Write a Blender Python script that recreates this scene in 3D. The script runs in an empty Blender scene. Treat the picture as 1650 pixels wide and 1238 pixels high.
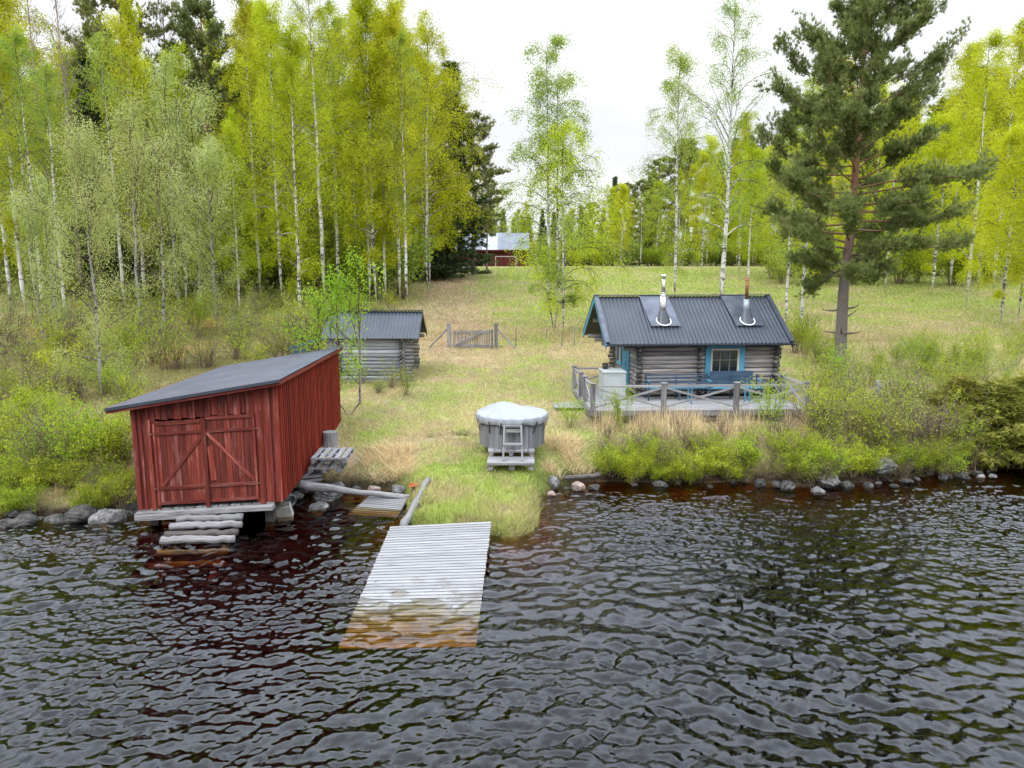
import bpy, math, random
import numpy as np
from mathutils import Vector, Matrix
R = math.radians
sc = bpy.context.scene
COL = sc.collection
# ---------------------------------------------------------------- camera, sky, sun, exposure
CF, CP, CH = 1144.0, R(8.9), 6.0
cam_d = bpy.data.cameras.new('camera'); cam = bpy.data.objects.new('camera', cam_d); COL.objects.link(cam)
cam_d.sensor_width = 36; cam_d.lens = CF/1650*36; cam_d.clip_end = 2500; cam_d.clip_start = .1
cam.location = (0, 0, CH); cam.rotation_euler = (R(90)-CP, 0, 0)
sc.camera = cam
SUN_EL, SUN_AZ = 48, 215          # soft sun behind an even cloud layer, from behind the viewer
sun_d = bpy.data.lights.new('sun', 'SUN'); sun = bpy.data.objects.new('sun', sun_d); COL.objects.link(sun)
sun_d.energy = 1.3; sun_d.angle = R(14); sun_d.color = (1, .96, .9)
sun.rotation_euler = (R(90-SUN_EL), 0, R(180-SUN_AZ))
w = bpy.data.worlds.new('World'); sc.world = w; w.use_nodes = True
nt = w.node_tree; nt.nodes.clear()
def N(nt, t, **k):
    n = nt.nodes.new(t)
    for a, v in k.items():
        if a in ('ins',):
            for i, x in v.items(): n.inputs[i].default_value = x
        else: setattr(n, a, v)
    return n
def ramp(nt, stops, interp='LINEAR'):
    n = nt.nodes.new('ShaderNodeValToRGB'); e = n.color_ramp.elements; n.color_ramp.interpolation = interp
    while len(e) < len(stops): e.new(.5)
    for i, (p, c) in enumerate(stops):
        e[i].position = p; e[i].color = (*c, 1) if not isinstance(c, (int, float)) else (c, c, c, 1)
    return n
sky = N(nt, 'ShaderNodeTexSky'); sky.sky_type = 'NISHITA'; sky.sun_disc = False
sky.sun_elevation = R(SUN_EL); sky.sun_rotation = R(SUN_AZ)
tc = N(nt, 'ShaderNodeTexCoord'); sep = N(nt, 'ShaderNodeSeparateXYZ'); nt.links.new(tc.outputs['Generated'], sep.inputs[0])
# overcast: brighter towards the zenith
grad = ramp(nt, [(0, (.158, .158, .161)), (.30, (.176, .177, .182)), (.44, (.24, .25, .265)), (.54, (.52, .55, .61)), (.62, (.64, .69, .77)), (.80, (.62, .665, .74)), (.95, (.50, .53, .58))])
nt.links.new(sep.outputs['Z'], grad.inputs[0])
mp = N(nt, 'ShaderNodeMapping'); mp.inputs['Scale'].default_value = (1.6, 1.6, 5.5); mp.inputs['Location'].default_value = (3.1, .4, .2)
nz = N(nt, 'ShaderNodeTexNoise', ins={'Scale': 1.5, 'Detail': 5, 'Roughness': .5})
nt.links.new(tc.outputs['Generated'], mp.inputs[0]); nt.links.new(mp.outputs[0], nz.inputs[0])
cr = ramp(nt, [(.3, (.80, .82, .87)), (.5, (.93, .94, .97)), (.65, (1.06, 1.06, 1.06))]); nt.links.new(nz.outputs[0], cr.inputs[0])
mul = N(nt, 'ShaderNodeMixRGB', blend_type='MULTIPLY'); mul.inputs[0].default_value = 1
nt.links.new(grad.outputs[0], mul.inputs[1]); nt.links.new(cr.outputs[0], mul.inputs[2])
SKYSTR = .1
vm = N(nt, 'ShaderNodeVectorMath', operation='SCALE'); vm.inputs['Scale'].default_value = 6.0/SKYSTR
nt.links.new(mul.outputs[0], vm.inputs[0])
mx = N(nt, 'ShaderNodeMixRGB'); mx.inputs[0].default_value = .94
nt.links.new(sky.outputs[0], mx.inputs[1]); nt.links.new(vm.outputs[0], mx.inputs[2])
bg = N(nt, 'ShaderNodeBackground'); bg.inputs['Strength'].default_value = SKYSTR
out = N(nt, 'ShaderNodeOutputWorld'); nt.links.new(mx.outputs[0], bg.inputs[0]); nt.links.new(bg.outputs[0], out.inputs[0])
vs = sc.view_settings; vs.view_transform = 'Standard'; vs.look = 'None'; vs.exposure = 0.14; vs.gamma = 1; vs.use_curve_mapping = False
sc.render.engine = 'CYCLES'; sc.cycles.max_bounces = 8; sc.cycles.transparent_max_bounces = 12
sc.cycles.diffuse_bounces = 3; sc.cycles.glossy_bounces = 3; sc.cycles.transmission_bounces = 4; sc.cycles.use_denoising = True
sc.cycles.caustics_reflective = False; sc.cycles.caustics_refractive = False; sc.render.film_transparent = False

# ---------------------------------------------------------------- materials
def mat(name):
    m = bpy.data.materials.new(name); m.use_nodes = True; t = m.node_tree; t.nodes.clear()
    o = t.nodes.new('ShaderNodeOutputMaterial'); return m, t, o
def attr(t, n): a = t.nodes.new('ShaderNodeAttribute'); a.attribute_name = n; return a
def mapped(t, src, scale, loc=(0, 0, 0)):
    m = t.nodes.new('ShaderNodeMapping'); m.inputs['Scale'].default_value = scale; m.inputs['Location'].default_value = loc
    t.links.new(src, m.inputs[0]); return m.outputs[0]
def noise(t, vec, scale=1, detail=4, rough=.55, dist=0):
    n = t.nodes.new('ShaderNodeTexNoise'); n.inputs['Scale'].default_value = scale; n.inputs['Detail'].default_value = detail
    n.inputs['Roughness'].default_value = rough; n.inputs['Distortion'].default_value = dist
    if vec is not None: t.links.new(vec, n.inputs[0])
    return n.outputs[0]
def mix(t, f, a, b, mode='MIX'):
    m = t.nodes.new('ShaderNodeMixRGB'); m.blend_type = mode
    for i, x in enumerate((f, a, b)):
        if isinstance(x, (int, float)): m.inputs[i].default_value = x if i == 0 else (x, x, x, 1)
        elif isinstance(x, tuple): m.inputs[i].default_value = (*x, 1)
        else: t.links.new(x, m.inputs[i])
    return m.outputs[0]
def rmp(t, f, stops):
    r = ramp(t, stops); t.links.new(f, r.inputs[0]); return r.outputs[0]
def pbr(t, o, col, rough=.8, metal=0, bump=None, bs=.3, bd=.01, spec=.5):
    p = t.nodes.new('ShaderNodeBsdfPrincipled')
    if isinstance(col, tuple): p.inputs['Base Color'].default_value = (*col, 1)
    else: t.links.new(col, p.inputs['Base Color'])
    if isinstance(rough, (int, float)): p.inputs['Roughness'].default_value = rough
    else: t.links.new(rough, p.inputs['Roughness'])
    p.inputs['Metallic'].default_value = metal; p.inputs['Specular IOR Level'].default_value = spec
    if bump is not None:
        b = t.nodes.new('ShaderNodeBump'); b.inputs['Strength'].default_value = bs; b.inputs['Distance'].default_value = bd
        t.links.new(bump, b.inputs['Height']); t.links.new(b.outputs[0], p.inputs['Normal'])
    t.links.new(p.outputs[0], o.inputs[0]); return p
def wood(name, stops, rough=.85, patch=None, var=(.6, 1.28), streak=(1.3, 22, 22), pscale=.9, bs=.5, spec=.3):
    m, t, o = mat(name); gc = attr(t, 'gc').outputs['Vector']; rn = attr(t, 'rnd').outputs['Fac']
    g = noise(t, mapped(t, gc, streak), 1, 5, .65, .3)
    c = rmp(t, g, stops)
    big = noise(t, mapped(t, gc, (1.1, 4, 4)), pscale, 3)
    if patch: c = mix(t, rmp(t, big, [(patch[0], 0), (patch[1], 1)]), c, patch[2])
    v = t.nodes.new('ShaderNodeMapRange'); v.inputs['To Min'].default_value = var[0]; v.inputs['To Max'].default_value = var[1]
    t.links.new(rn, v.inputs[0])
    h = t.nodes.new('ShaderNodeVectorMath'); h.operation = 'SCALE'; t.links.new(c, h.inputs[0]); t.links.new(v.outputs[0], h.inputs['Scale'])
    pbr(t, o, h.outputs[0], rough, bump=g, bs=bs, bd=.012, spec=spec); return m
M = {}
M['grey_wood'] = wood('weathered_grey_wood', [(.30, (.06, .055, .052)), (.45, (.155, .148, .145)), (.62, (.26, .25, .25))])
M['deck_wood'] = wood('pale_deck_wood', [(.28, (.19, .19, .195)), (.42, (.225, .222, .22)), (.6, (.30, .295, .295))], bs=.3, var=(.86, 1.1))
M['dark_wood'] = wood('dark_old_wood', [(.3, (.035, .03, .028)), (.6, (.12, .105, .09)), (.7, (.2, .18, .16))])
M['log_wood'] = wood('weathered_log', [(.28, (.05, .05, .055)), (.42, (.165, .152, .15)), (.54, (.31, .285, .27)), (.66, (.47, .41, .34))],
                     patch=(.58, .72, (.42, .31, .20)), streak=(.9, 16, 16), pscale=.8)
M['log_dark'] = wood('tarred_log_end', [(.3, (.03, .028, .03)), (.55, (.09, .085, .085)), (.66, (.36, .31, .25))], streak=(3, 3, 3))
M['shed_log'] = wood('silver_log', [(.28, (.08, .085, .095)), (.42, (.23, .24, .26)), (.6, (.40, .41, .44))], streak=(.9, 16, 16))
M['red'] = wood('faded_falu_red', [(.26, (.070, .012, .009)), (.42, (.135, .021, .012)), (.58, (.19, .035, .022)), (.70, (.36, .13, .10))],
                patch=(.56, .80, (.29, .12, .10)), streak=(.8, 14, 14), pscale=1.1)
M['red_bright'] = wood('falu_red_side', [(.26, (.10, .012, .007)), (.45, (.205, .022, .009)), (.72, (.275, .038, .016)), (.765, (.30, .06, .03)), (.78, (.55, .30, .08))],
                       streak=(1.1, 12, 12))
M['barn_red'] = wood('dark_barn_red', [(.3, (.055, .010, .009)), (.6, (.135, .022, .02))])
M['blue'] = wood('blue_painted_wood', [(.3, (.045, .16, .24)), (.55, (.075, .26, .38)), (.72, (.12, .33, .44))], bs=.15, rough=.6)
M['blue_dark'] = wood('blue_grey_painted_wood', [(.3, (.02, .04, .065)), (.6, (.05, .085, .13))], bs=.15, rough=.6)
M['tub_wood'] = wood('tub_stave', [(.3, (.07, .07, .075)), (.5, (.17, .17, .175)), (.66, (.27, .265, .26))], streak=(.6, 20, 20), var=(.75, 1.15))
M['white_wood'] = wood('whitewashed_wood', [(.3, (.13, .125, .12)), (.6, (.25, .245, .24))], bs=.3, var=(.85, 1.1))
M['cream_wood'] = wood('cream_window_frame', [(.3, (.5, .4, .3)), (.6, (.72, .62, .5))], bs=.2)
def simple(name, col, rough=.5, metal=0, n=0, scale=6, spec=.5, col2=None):
    m, t, o = mat(name); tcn = t.nodes.new('ShaderNodeTexCoord')
    f = noise(t, tcn.outputs['Object'], scale, 4)
    c2 = col2 or tuple(x*(1-n) for x in col)
    c = mix(t, rmp(t, f, [(.35, 0), (.65, 1)]), c2, col)
    pbr(t, o, c, rough, metal, spec=spec); return m
M['roof'] = simple('blue_black_roof_metal', (.042, .050, .066), .42, 0, .3, 1.1)
M['roof_light'] = simple('worn_roof_flashing', (.11, .125, .155), .30, .35, .5, 1.8)
M['shed_roof'] = simple('dark_roofing_sheet', (.048, .060, .078), .55, 0, .35, 1.2)
M['zinc_roof'] = simple('zinc_roof', (.17, .19, .22), .5, .2, .4, .6)
M['zinc_pale'] = simple('pale_zinc_roof', (.33, .35, .38), .5, .1, .2, .6)
M['steel'] = simple('stainless_steel', (.75, .75, .76), .22, 1, .2, 8)
M['rust'] = simple('brown_pipe', (.30, .13, .06), .5, .4, .4, 9)
M['white_seal'] = simple('white_sealant', (.80, .80, .80), .7, 0, .1, 9)
M['black'] = simple('black_webbing', (.02, .02, .022), .6)
M['white_paint'] = simple('white_painted_panel', (.38, .405, .39), .55, 0, .08, 3)
M['tarp'] = simple('pale_grey_tarpaulin', (.27, .285, .305), .5, 0, .12, 2.2)
M['glass'] = simple('dark_window_glass', (.02, .025, .03), .04, 0, .3, 2, 1.0)
M['orange'] = simple('orange_plastic', (.55, .11, .03), .5, 0, .3, 7)
M['crate'] = simple('off_white_plastic', (.45, .42, .36), .55, 0, .3, 7)
M['zinc'] = simple('grey_galvanised_zinc', (.30, .33, .35), .45, .5, .3, 6)
M['concrete'] = simple('grey_concrete', (.36, .36, .36), .9, 0, .3, 7)
def rockmat(name, a, b, c):
    m, t, o = mat(name); tcn = t.nodes.new('ShaderNodeTexCoord'); g = t.nodes.new('ShaderNodeNewGeometry')
    f = noise(t, g.outputs['Position'], 5.5, 7, .65); f2 = noise(t, g.outputs['Position'], 28, 3, .6)
    col = rmp(t, f, [(.3, a), (.5, b), (.68, c)])
    col = mix(t, rmp(t, f2, [(.55, 0), (.7, .5)]), col, (.05, .048, .042))
    pbr(t, o, col, .9, bump=f, bs=.8, bd=.06); return m
M['rock'] = rockmat('grey_rock', (.045, .045, .042), (.14, .135, .13), (.31, .30, .28))
M['rock_dark'] = rockmat('dark_wet_rock', (.014, .013, .012), (.042, .040, .035), (.13, .12, .11))
M['rock_pink'] = rockmat('pinkish_rock', (.10, .065, .05), (.25, .18, .15), (.40, .33, .29))
# foliage: intrinsic leaf colours, light passes through the leaves
def leafmat(name, a, b, c, trans=.5, top=None):
    m, t, o = mat(name); r = attr(t, 'rnd').outputs['Fac']; oi = t.nodes.new('ShaderNodeObjectInfo')
    g = t.nodes.new('ShaderNodeNewGeometry')
    col = rmp(t, r, [(0, a), (.5, b), (1, c)])
    v = t.nodes.new('ShaderNodeHueSaturation'); t.links.new(col, v.inputs['Color'])
    mr = t.nodes.new('ShaderNodeMapRange'); mr.inputs['To Min'].default_value = .985; mr.inputs['To Max'].default_value = 1.015
    t.links.new(oi.outputs['Random'], mr.inputs[0])
    hs = t.nodes.new('ShaderNodeMath'); hs.operation = 'ADD'; hs.inputs[1].default_value = -.5; t.links.new(mr.outputs[0], hs.inputs[0])
    t.links.new(hs.outputs[0], v.inputs['Hue'])
    mv = t.nodes.new('ShaderNodeMapRange'); mv.inputs['To Min'].default_value = .82; mv.inputs['To Max'].default_value = 1.15
    wn = t.nodes.new('ShaderNodeTexWhiteNoise'); wn.noise_dimensions = '1D'; t.links.new(oi.outputs['Random'], wn.inputs['W'])
    t.links.new(wn.outputs['Value'], mv.inputs[0]); t.links.new(mv.outputs[0], v.inputs['Value'])
    d = t.nodes.new('ShaderNodeBsdfDiffuse'); tr = t.nodes.new('ShaderNodeBsdfTranslucent'); ms = t.nodes.new('ShaderNodeMixShader')
    t.links.new(v.outputs[0], d.inputs[0]); t.links.new(v.outputs[0], tr.inputs[0]); ms.inputs[0].default_value = trans
    t.links.new(d.outputs[0], ms.inputs[1]); t.links.new(tr.outputs[0], ms.inputs[2]); t.links.new(ms.outputs[0], o.inputs[0]); return m
M['leaf_birch'] = leafmat('spring_birch_leaves', (.30, .36, .012), (.47, .52, .022), (.60, .62, .06))
M['leaf_birch_loose'] = leafmat('birch_leaves_open', (.22, .31, .045), (.33, .42, .06), (.44, .50, .12))
M['leaf_willow'] = leafmat('pale_willow_leaves', (.28, .35, .08), (.41, .47, .15), (.56, .60, .28))
M['leaf_rowan'] = leafmat('rowan_leaves', (.20, .33, .025), (.33, .45, .035), (.44, .53, .08))
M['leaf_shrub'] = leafmat('shrub_leaves', (.19, .27, .015), (.36, .44, .03), (.52, .57, .075))
M['needle_pine'] = leafmat('pine_needles', (.105, .135, .040), (.20, .225, .07), (.34, .345, .13), .35)
M['needle_spruce'] = leafmat('spruce_needles', (.045, .075, .030), (.095, .13, .055), (.17, .20, .08), .3)
M['needle_juniper'] = leafmat('juniper_needles', (.15, .17, .03), (.27, .28, .05), (.42, .40, .10), .4)
M['straw'] = leafmat('dry_straw', (.24, .17, .09), (.47, .37, .20), (.66, .56, .36), .25)
def birchbark(name, white=(.62, .60, .57)):
    m, t, o = mat(name); gc = attr(t, 'gc').outputs['Vector']; r = attr(t, 'rnd').outputs['Fac']
    n1 = noise(t, mapped(t, gc, (7, 1.2, 1.2)), 1, 4, .7); n2 = noise(t, mapped(t, gc, (.55, .8, .8)), 1, 2)
    a = t.nodes.new('ShaderNodeMath'); a.operation = 'ADD'; t.links.new(n1, a.inputs[0])
    s = t.nodes.new('ShaderNodeMath'); s.operation = 'MULTIPLY'; s.inputs[1].default_value = .35; t.links.new(n2, s.inputs[0]); t.links.new(s.outputs[0], a.inputs[1])
    c = rmp(t, a.outputs[0], [(.56, (.035, .03, .028)), (.63, (.34, .32, .30)), (.70, white)])
    c = mix(t, rmp(t, r, [(.18, 0), (.42, 1)]), (.085, .060, .045), c)
    pbr(t, o, c, .8, spec=.2); return m
M['birch_bark'] = birchbark('birch_bark')
M['grey_bark'] = birchbark('grey_aspen_bark', (.27, .255, .23))
def bark(name, lo, hi, h0, h1):
    m, t, o = mat(name); gc = attr(t, 'gc').outputs['Vector']; sp = t.nodes.new('ShaderNodeSeparateXYZ'); t.links.new(gc, sp.inputs[0])
    mr = t.nodes.new('ShaderNodeMapRange'); mr.inputs['From Min'].default_value = h0; mr.inputs['From Max'].default_value = h1; t.links.new(sp.outputs[0], mr.inputs[0])
    n1 = noise(t, mapped(t, gc, (3, 9, 9)), 1.5, 5, .7)
    a = mix(t, n1, tuple(x*.35 for x in lo), tuple(x*1.5 for x in lo)); b = mix(t, n1, tuple(x*.5 for x in hi), tuple(x*1.4 for x in hi))
    pbr(t, o, mix(t, mr.outputs[0], a, b), .9, bump=n1, bs=.8, bd=.03, spec=.2); return m
M['pine_bark'] = bark('pine_bark', (.17, .145, .13), (.27, .145, .085), 4.4, 7.5)
M['spruce_bark'] = bark('spruce_bark', (.12, .10, .085), (.15, .11, .085), 0, 10)
M['twig'] = bark('shrub_twig', (.17, .125, .09), (.2, .15, .11), 0, 3)
M['bare_bark'] = bark('bare_branch', (.24, .19, .16), (.36, .29, .25), 0, 12)

# ---------------------------------------------------------------- naming helpers
def tag(o, label=None, cat=None, group=None, kind=None):
    if label: o['label'] = label
    if cat: o['category'] = cat
    if group: o['group'] = group
    if kind: o['kind'] = kind
    return o
def thing(name, label, cat, loc=(0, 0, 0), rz=0, group=None, sc_=1):
    o = bpy.data.objects.new(name, None); COL.objects.link(o); o.location = loc; o.rotation_euler = (0, 0, rz)
    o.empty_display_size = .2
    if sc_ != 1: o.scale = (sc_,)*3
    return tag(o, label, cat, group)
KIDS = {}
def link(o, parent):
    if parent is not None: o.parent = parent; KIDS.setdefault(parent.name, []).append(o)
    COL.objects.link(o)
def copy_tree(src, loc, rz=0, s=1, label=None, group=None, parent=None):
    c = src.copy(); c.parent = parent
    if parent is None:
        c.location = loc; c.rotation_euler = (0, 0, rz); c.scale = s if isinstance(s, tuple) else (s, s, s)
        if label: c['label'] = label
        if group: c['group'] = group
    link(c, parent)
    for k in KIDS.get(src.name, []): copy_tree(k, None, parent=c)
    return c
# ---------------------------------------------------------------- mesh builder
rng = np.random.default_rng(7); random.seed(7)
def rotm(rz): return np.array([[math.cos(rz), -math.sin(rz), 0], [math.sin(rz), math.cos(rz), 0], [0, 0, 1.]])
class MB:
    def __init__(s): s.v = []; s.f = []; s.g = []; s.r = []; s.n = 0
    def add(s, v, f, g, r):
        v = np.asarray(v, float).reshape(-1, 3); s.v.append(v); s.f += [tuple(int(i)+s.n for i in q) for q in f]
        s.g.append(np.asarray(g, float).reshape(-1, 3)); s.r.append(np.full(len(v), r) if np.isscalar(r) else np.asarray(r)); s.n += len(v); return s
    def bar(s, p0, p1, w, h, up=(0, 0, 1), r=None, taper=1, jit=0):
        """box along p0-p1; w = size across, h = size along up"""
        p0 = np.array(p0, float); p1 = np.array(p1, float); d = p1-p0; L = np.linalg.norm(d); x = d/L
        u = np.array(up, float); u = u-x*np.dot(u, x); u /= np.linalg.norm(u); y = np.cross(u, x)
        V = []; G = []; off = rng.random(3)*50
        for k, (e, q) in enumerate(((0, p0), (L, p1))):
            t = taper if k else 1
            for a, b in ((-1, -1), (1, -1), (1, 1), (-1, 1)):
                V.append(q+y*a*w/2*t+u*b*h/2*t + (rng.normal(0, jit, 3) if jit else 0)); G.append((e+off[0], a*w/2+off[1], b*h/2+off[2]))
        return s.add(V, [(3, 2, 1, 0), (4, 5, 6, 7), (0, 1, 5, 4), (1, 2, 6, 5), (2, 3, 7, 6), (3, 0, 4, 7)], G, rng.random() if r is None else r)
    def box(s, c, d, rz=0, r=None):
        c = np.array(c, float); m = rotm(rz); ax = int(np.argmax(d)); e = np.zeros(3); e[ax] = d[ax]/2; e = m@e
        if ax == 2: return s.bar(c-e, c+e, d[0], d[1], m@np.array((0, 1., 0)), r)
        return s.bar(c-e, c+e, d[1] if ax == 0 else d[0], d[2], (0, 0, 1), r)
    def tube(s, P, rad, n=6, r=None, cap=True, radr=False):
        P = np.asarray(P, float); m = len(P); rad = np.broadcast_to(rad, m).astype(float)
        T = np.gradient(P, axis=0); T /= np.linalg.norm(T, axis=1)[:, None]+1e-9
        ref = np.array((0, 0, 1.)) if abs(T[:, 2]).mean() < .8 else np.array((1., 0, 0))
        U = np.cross(T, ref); U /= np.linalg.norm(U, axis=1)[:, None]+1e-9; W = np.cross(U, T)
        a = np.arange(n)*2*math.pi/n
        V = P[:, None]+rad[:, None, None]*(np.cos(a)[None, :, None]*U[:, None]+np.sin(a)[None, :, None]*W[:, None])
        L = np.concatenate([[0], np.cumsum(np.linalg.norm(np.diff(P, axis=0), axis=1))])
        off = rng.random(3)*20 if not radr else np.zeros(3)
        if radr: off[1:] = rng.random(2)*20; 
        base = P[:, 2] if radr else L
        G = np.stack([np.repeat(base[:, None], n, 1)+off[0], np.cos(a)[None]*rad[:, None]*2+off[1], np.sin(a)[None]*rad[:, None]*2+off[2]], -1)
        F = [(i*n+j, i*n+(j+1) % n, (i+1)*n+(j+1) % n, (i+1)*n+j) for i in range(m-1) for j in range(n)]
        if cap: F += [tuple(range(n))[::-1], tuple((m-1)*n+j for j in range(n))]
        rr = np.repeat(np.clip(rad/.1, 0, 1), n) if radr else (rng.random() if r is None else r)
        return s.add(V, F, G, rr)
    def poly(s, P, thick, r=None):
        """flat polygon extruded by the vector thick"""
        P = np.asarray(P, float); n = len(P); V = np.vstack([P, P+np.array(thick)]); off = rng.random(3)*30
        F = [tuple(range(n))[::-1], tuple(range(n, 2*n))]+[(i, (i+1) % n, n+(i+1) % n, n+i) for i in range(n)]
        return s.add(V, F, V[:, [2, 0, 1]]+off, rng.random() if r is None else r)
    def corr(s, o, u, v, nper, amp, thick=.0, nu=None):
        """corrugated sheet: ribs run along v, repeat along u"""
        o, u, v = (np.array(a, float) for a in (o, u, v)); nn = np.cross(u, v); nn /= np.linalg.norm(nn); k = nper*6
        a = np.linspace(0, 1, k+1); ph = (a*nper) % 1
        prof = np.interp(ph, [0, .15, .35, .5, .85, 1], [0, 0, 1, 1, 0, 0])*amp
        r0 = o+a[:, None]*u+prof[:, None]*nn; V = np.vstack([r0, r0+v, r0-nn*.008, r0+v-nn*.008]); m = k+1
        F = [(i, i+1, m+i+1, m+i) for i in range(k)]+[(2*m+i+1, 2*m+i, 3*m+i, 3*m+i+1) for i in range(k)]
        F += [(2*m+i, 2*m+i+1, i+1, i) for i in range(k)]+[(m+i, m+i+1, 3*m+i+1, 3*m+i) for i in range(k)]
        return s.add(V, F, V, .5)
    def build(s, name, m, parent=None, smooth=False, label=None):
        me = bpy.data.meshes.new(name); V = np.vstack(s.v); me.from_pydata(V.tolist(), [], s.f)
        g = me.attributes.new('gc', 'FLOAT_VECTOR', 'POINT'); g.data.foreach_set('vector', np.vstack(s.g).ravel())
        r = me.attributes.new('rnd', 'FLOAT', 'POINT'); r.data.foreach_set('value', np.concatenate(s.r))
        me.materials.append(M[m] if isinstance(m, str) else m)
        if smooth: me.polygons.foreach_set('use_smooth', [True]*len(me.polygons))
        me.validate(); me.update(); o = bpy.data.objects.new(name, me); link(o, parent)
        if label: o['label'] = label
        return o
def cloud_mesh(name, V, nv, rnd, m, parent=None, col=None):
    """V: (N*nv,3) separate faces with nv corners each"""
    n = len(V)//nv; me = bpy.data.meshes.new(name)
    me.vertices.add(n*nv); me.vertices.foreach_set('co', np.asarray(V, np.float32).ravel())
    me.loops.add(n*nv); me.loops.foreach_set('vertex_index', np.arange(n*nv, dtype=np.int32))
    me.polygons.add(n); me.polygons.foreach_set('loop_start', np.arange(0, n*nv, nv, dtype=np.int32))
    try: me.polygons.foreach_set('loop_total', np.full(n, nv, np.int32))
    except Exception: pass
    if rnd is not None:
        r = me.attributes.new('rnd', 'FLOAT', 'POINT'); r.data.foreach_set('value', np.repeat(rnd, nv).astype(np.float32))
    if col is not None:
        c = me.attributes.new('tone', 'FLOAT_COLOR', 'POINT'); c.data.foreach_set('color', np.repeat(np.hstack([col, np.ones((n, 1))]), nv, axis=0).astype(np.float32).ravel())
    me.materials.append(M[m] if isinstance(m, str) else m); me.update(calc_edges=True)
    o = bpy.data.objects.new(name, me); link(o, parent); return o
def leaves(C, size, aspect=.62, droop=0):
    """rhombic leaf blades around the centres C"""
    n = len(C); a = rng.normal(size=(n, 3)); a[:, 2] -= droop; a /= np.linalg.norm(a, axis=1)[:, None]
    b = np.cross(a, rng.normal(size=(n, 3))); b /= np.linalg.norm(b, axis=1)[:, None]
    s = (size*(.7+.6*rng.random(n)))[:, None]
    return np.stack([C-a*s*.5, C+b*s*aspect*.5, C+a*s*.5, C-b*s*aspect*.5], 1).reshape(-1, 3)
def vnoise(x, y, s, seed=0):
    """smooth value noise 0..1"""
    x = np.asarray(x)/s+seed*17.3; y = np.asarray(y)/s+seed*9.1; xi = np.floor(x).astype(int); yi = np.floor(y).astype(int)
    def h(a, b):
        n = (a*374761393+b*668265263+seed*1442695) & 0x7fffffff; n = ((n ^ (n >> 13))*1274126177) & 0x7fffffff; return ((n ^ (n >> 16)) & 0xffff)/65535.
    fx = x-xi; fy = y-yi; fx = fx*fx*(3-2*fx); fy = fy*fy*(3-2*fy)
    return (h(xi, yi)*(1-fx)+h(xi+1, yi)*fx)*(1-fy)+(h(xi, yi+1)*(1-fx)+h(xi+1, yi+1)*fx)*fy
def fbm(x, y, s, seed=0, o=4): return sum(vnoise(x, y, s/2**i, seed+i)*.5**(i+1) for i in range(o))/(1-.5**o)
# ---------------------------------------------------------------- terrain
SHORE = [(-260, 26), (-60, 22), (-30, 18.5), (-18, 17.3), (-12.7, 17.0), (-11.2, 17.1), (-9.7, 17.3), (-8.4, 17.9), (-6.4, 18.5), (-4.6, 19.15), (-3.4, 19.1), (-3.0, 18.8),
         (-2.62, 17.2), (-2.5, 16.25), (-2.0, 15.75), (-.9, 15.75), (-.35, 15.6), (-.05, 15.5), (.35, 15.7), (.6, 16.1), (.72, 17.2), (.75, 18.5), (1.05, 19.1), (1.7, 19.7), (2.5, 20.0), (4.9, 19.8),
         (6.8, 20.0), (8.4, 19.5), (10.3, 19.9), (13, 20.7), (14.9, 21.3), (16.5, 21.8), (22, 22.6), (40, 25), (110, 30), (260, 36)]
S = np.array(SHORE)
def rough(P, amp=.12, n=14):
    P = np.asarray(P, float); a = np.linspace(0, 1, len(P)); q = np.linspace(0, 1, n); return np.stack([np.interp(q, a, P[:, i]) for i in range(3)], 1)+rng.normal(0, amp*.1, (n, 3))
def shore_dist(x, y):
    """positive on land"""
    x = np.asarray(x, float); y = np.asarray(y, float); d = np.full(x.shape, 1e9); cross = np.zeros(x.shape, int)
    poly = np.vstack([S, [(260, 900), (-260, 900)]])
    for i in range(len(poly)):
        a = poly[i]; b = poly[(i+1) % len(poly)]
        if (a[1] > 0) : pass
        den = b[1]-a[1]
        if abs(den) > 1e-9:
            c = ((a[1] > y) != (b[1] > y)) & (x < (b[0]-a[0])*(y-a[1])/den+a[0]); cross += c
        if i < len(S)-1:
            ab = b-a; t = np.clip(((x-a[0])*ab[0]+(y-a[1])*ab[1])/(ab@ab), 0, 1)
            d = np.minimum(d, np.hypot(x-a[0]-t*ab[0], y-a[1]-t*ab[1]))
    return np.where(cross % 2 == 1, d, -d)
def sst(x, a, b): t = np.clip((x-a)/(b-a), 0, 1); return t*t*(3-2*t)
def ground(x, y, sd=None):
    x = np.asarray(x, float); y = np.asarray(y, float)
    if sd is None: sd = shore_dist(x, y)
    base = np.interp(y, [14, 16, 17.5, 19.5, 24, 36, 45, 60, 92, 120, 150, 400], [.16, .24, .42, .78, 1.1, 2.2, 2.9, 4.1, 6.8, 7.2, 12, 24])
    base = base+np.where(x < -8, np.clip(-8-x, 0, 12)*.035*sst(y, 17, 24), 0)
    spit = sst(x, 1.6, .9)*sst(x, -4.0, -3.2)*sst(y, 20, 18.6)
    wid = .35*spit+(1-spit)*1.5
    z = -.06+(base+.06)*np.power(np.clip(sd/wid, 0, 1), .6)
    z = z+(fbm(x, y, 1.2, 3)-.5)*.10*sst(sd, .3, 1.5)*np.where(y > 60, 0, 1)+(fbm(x, y, 14, 5, 2)-.5)*.35*sst(sd, 4, 10)*sst(y, 90, 60)*sst(y, 26, 32)
    # a small washed-out step beside the tub
    gash = np.exp(-((y-21.9-.12*np.sin(x*3))/.13)**2)*sst(x, -2.9, -2.3)*sst(x, -.2, -.7)
    z = z-.16*gash
    zl = -.08-.42*np.clip(-sd, 0, 6)-.05*fbm(x, y, .8, 9)
    return np.where(sd > 0, z, np.maximum(zl, -2.6))
def gz(x, y): return float(ground(np.array([x]), np.array([y]))[0])
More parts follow.
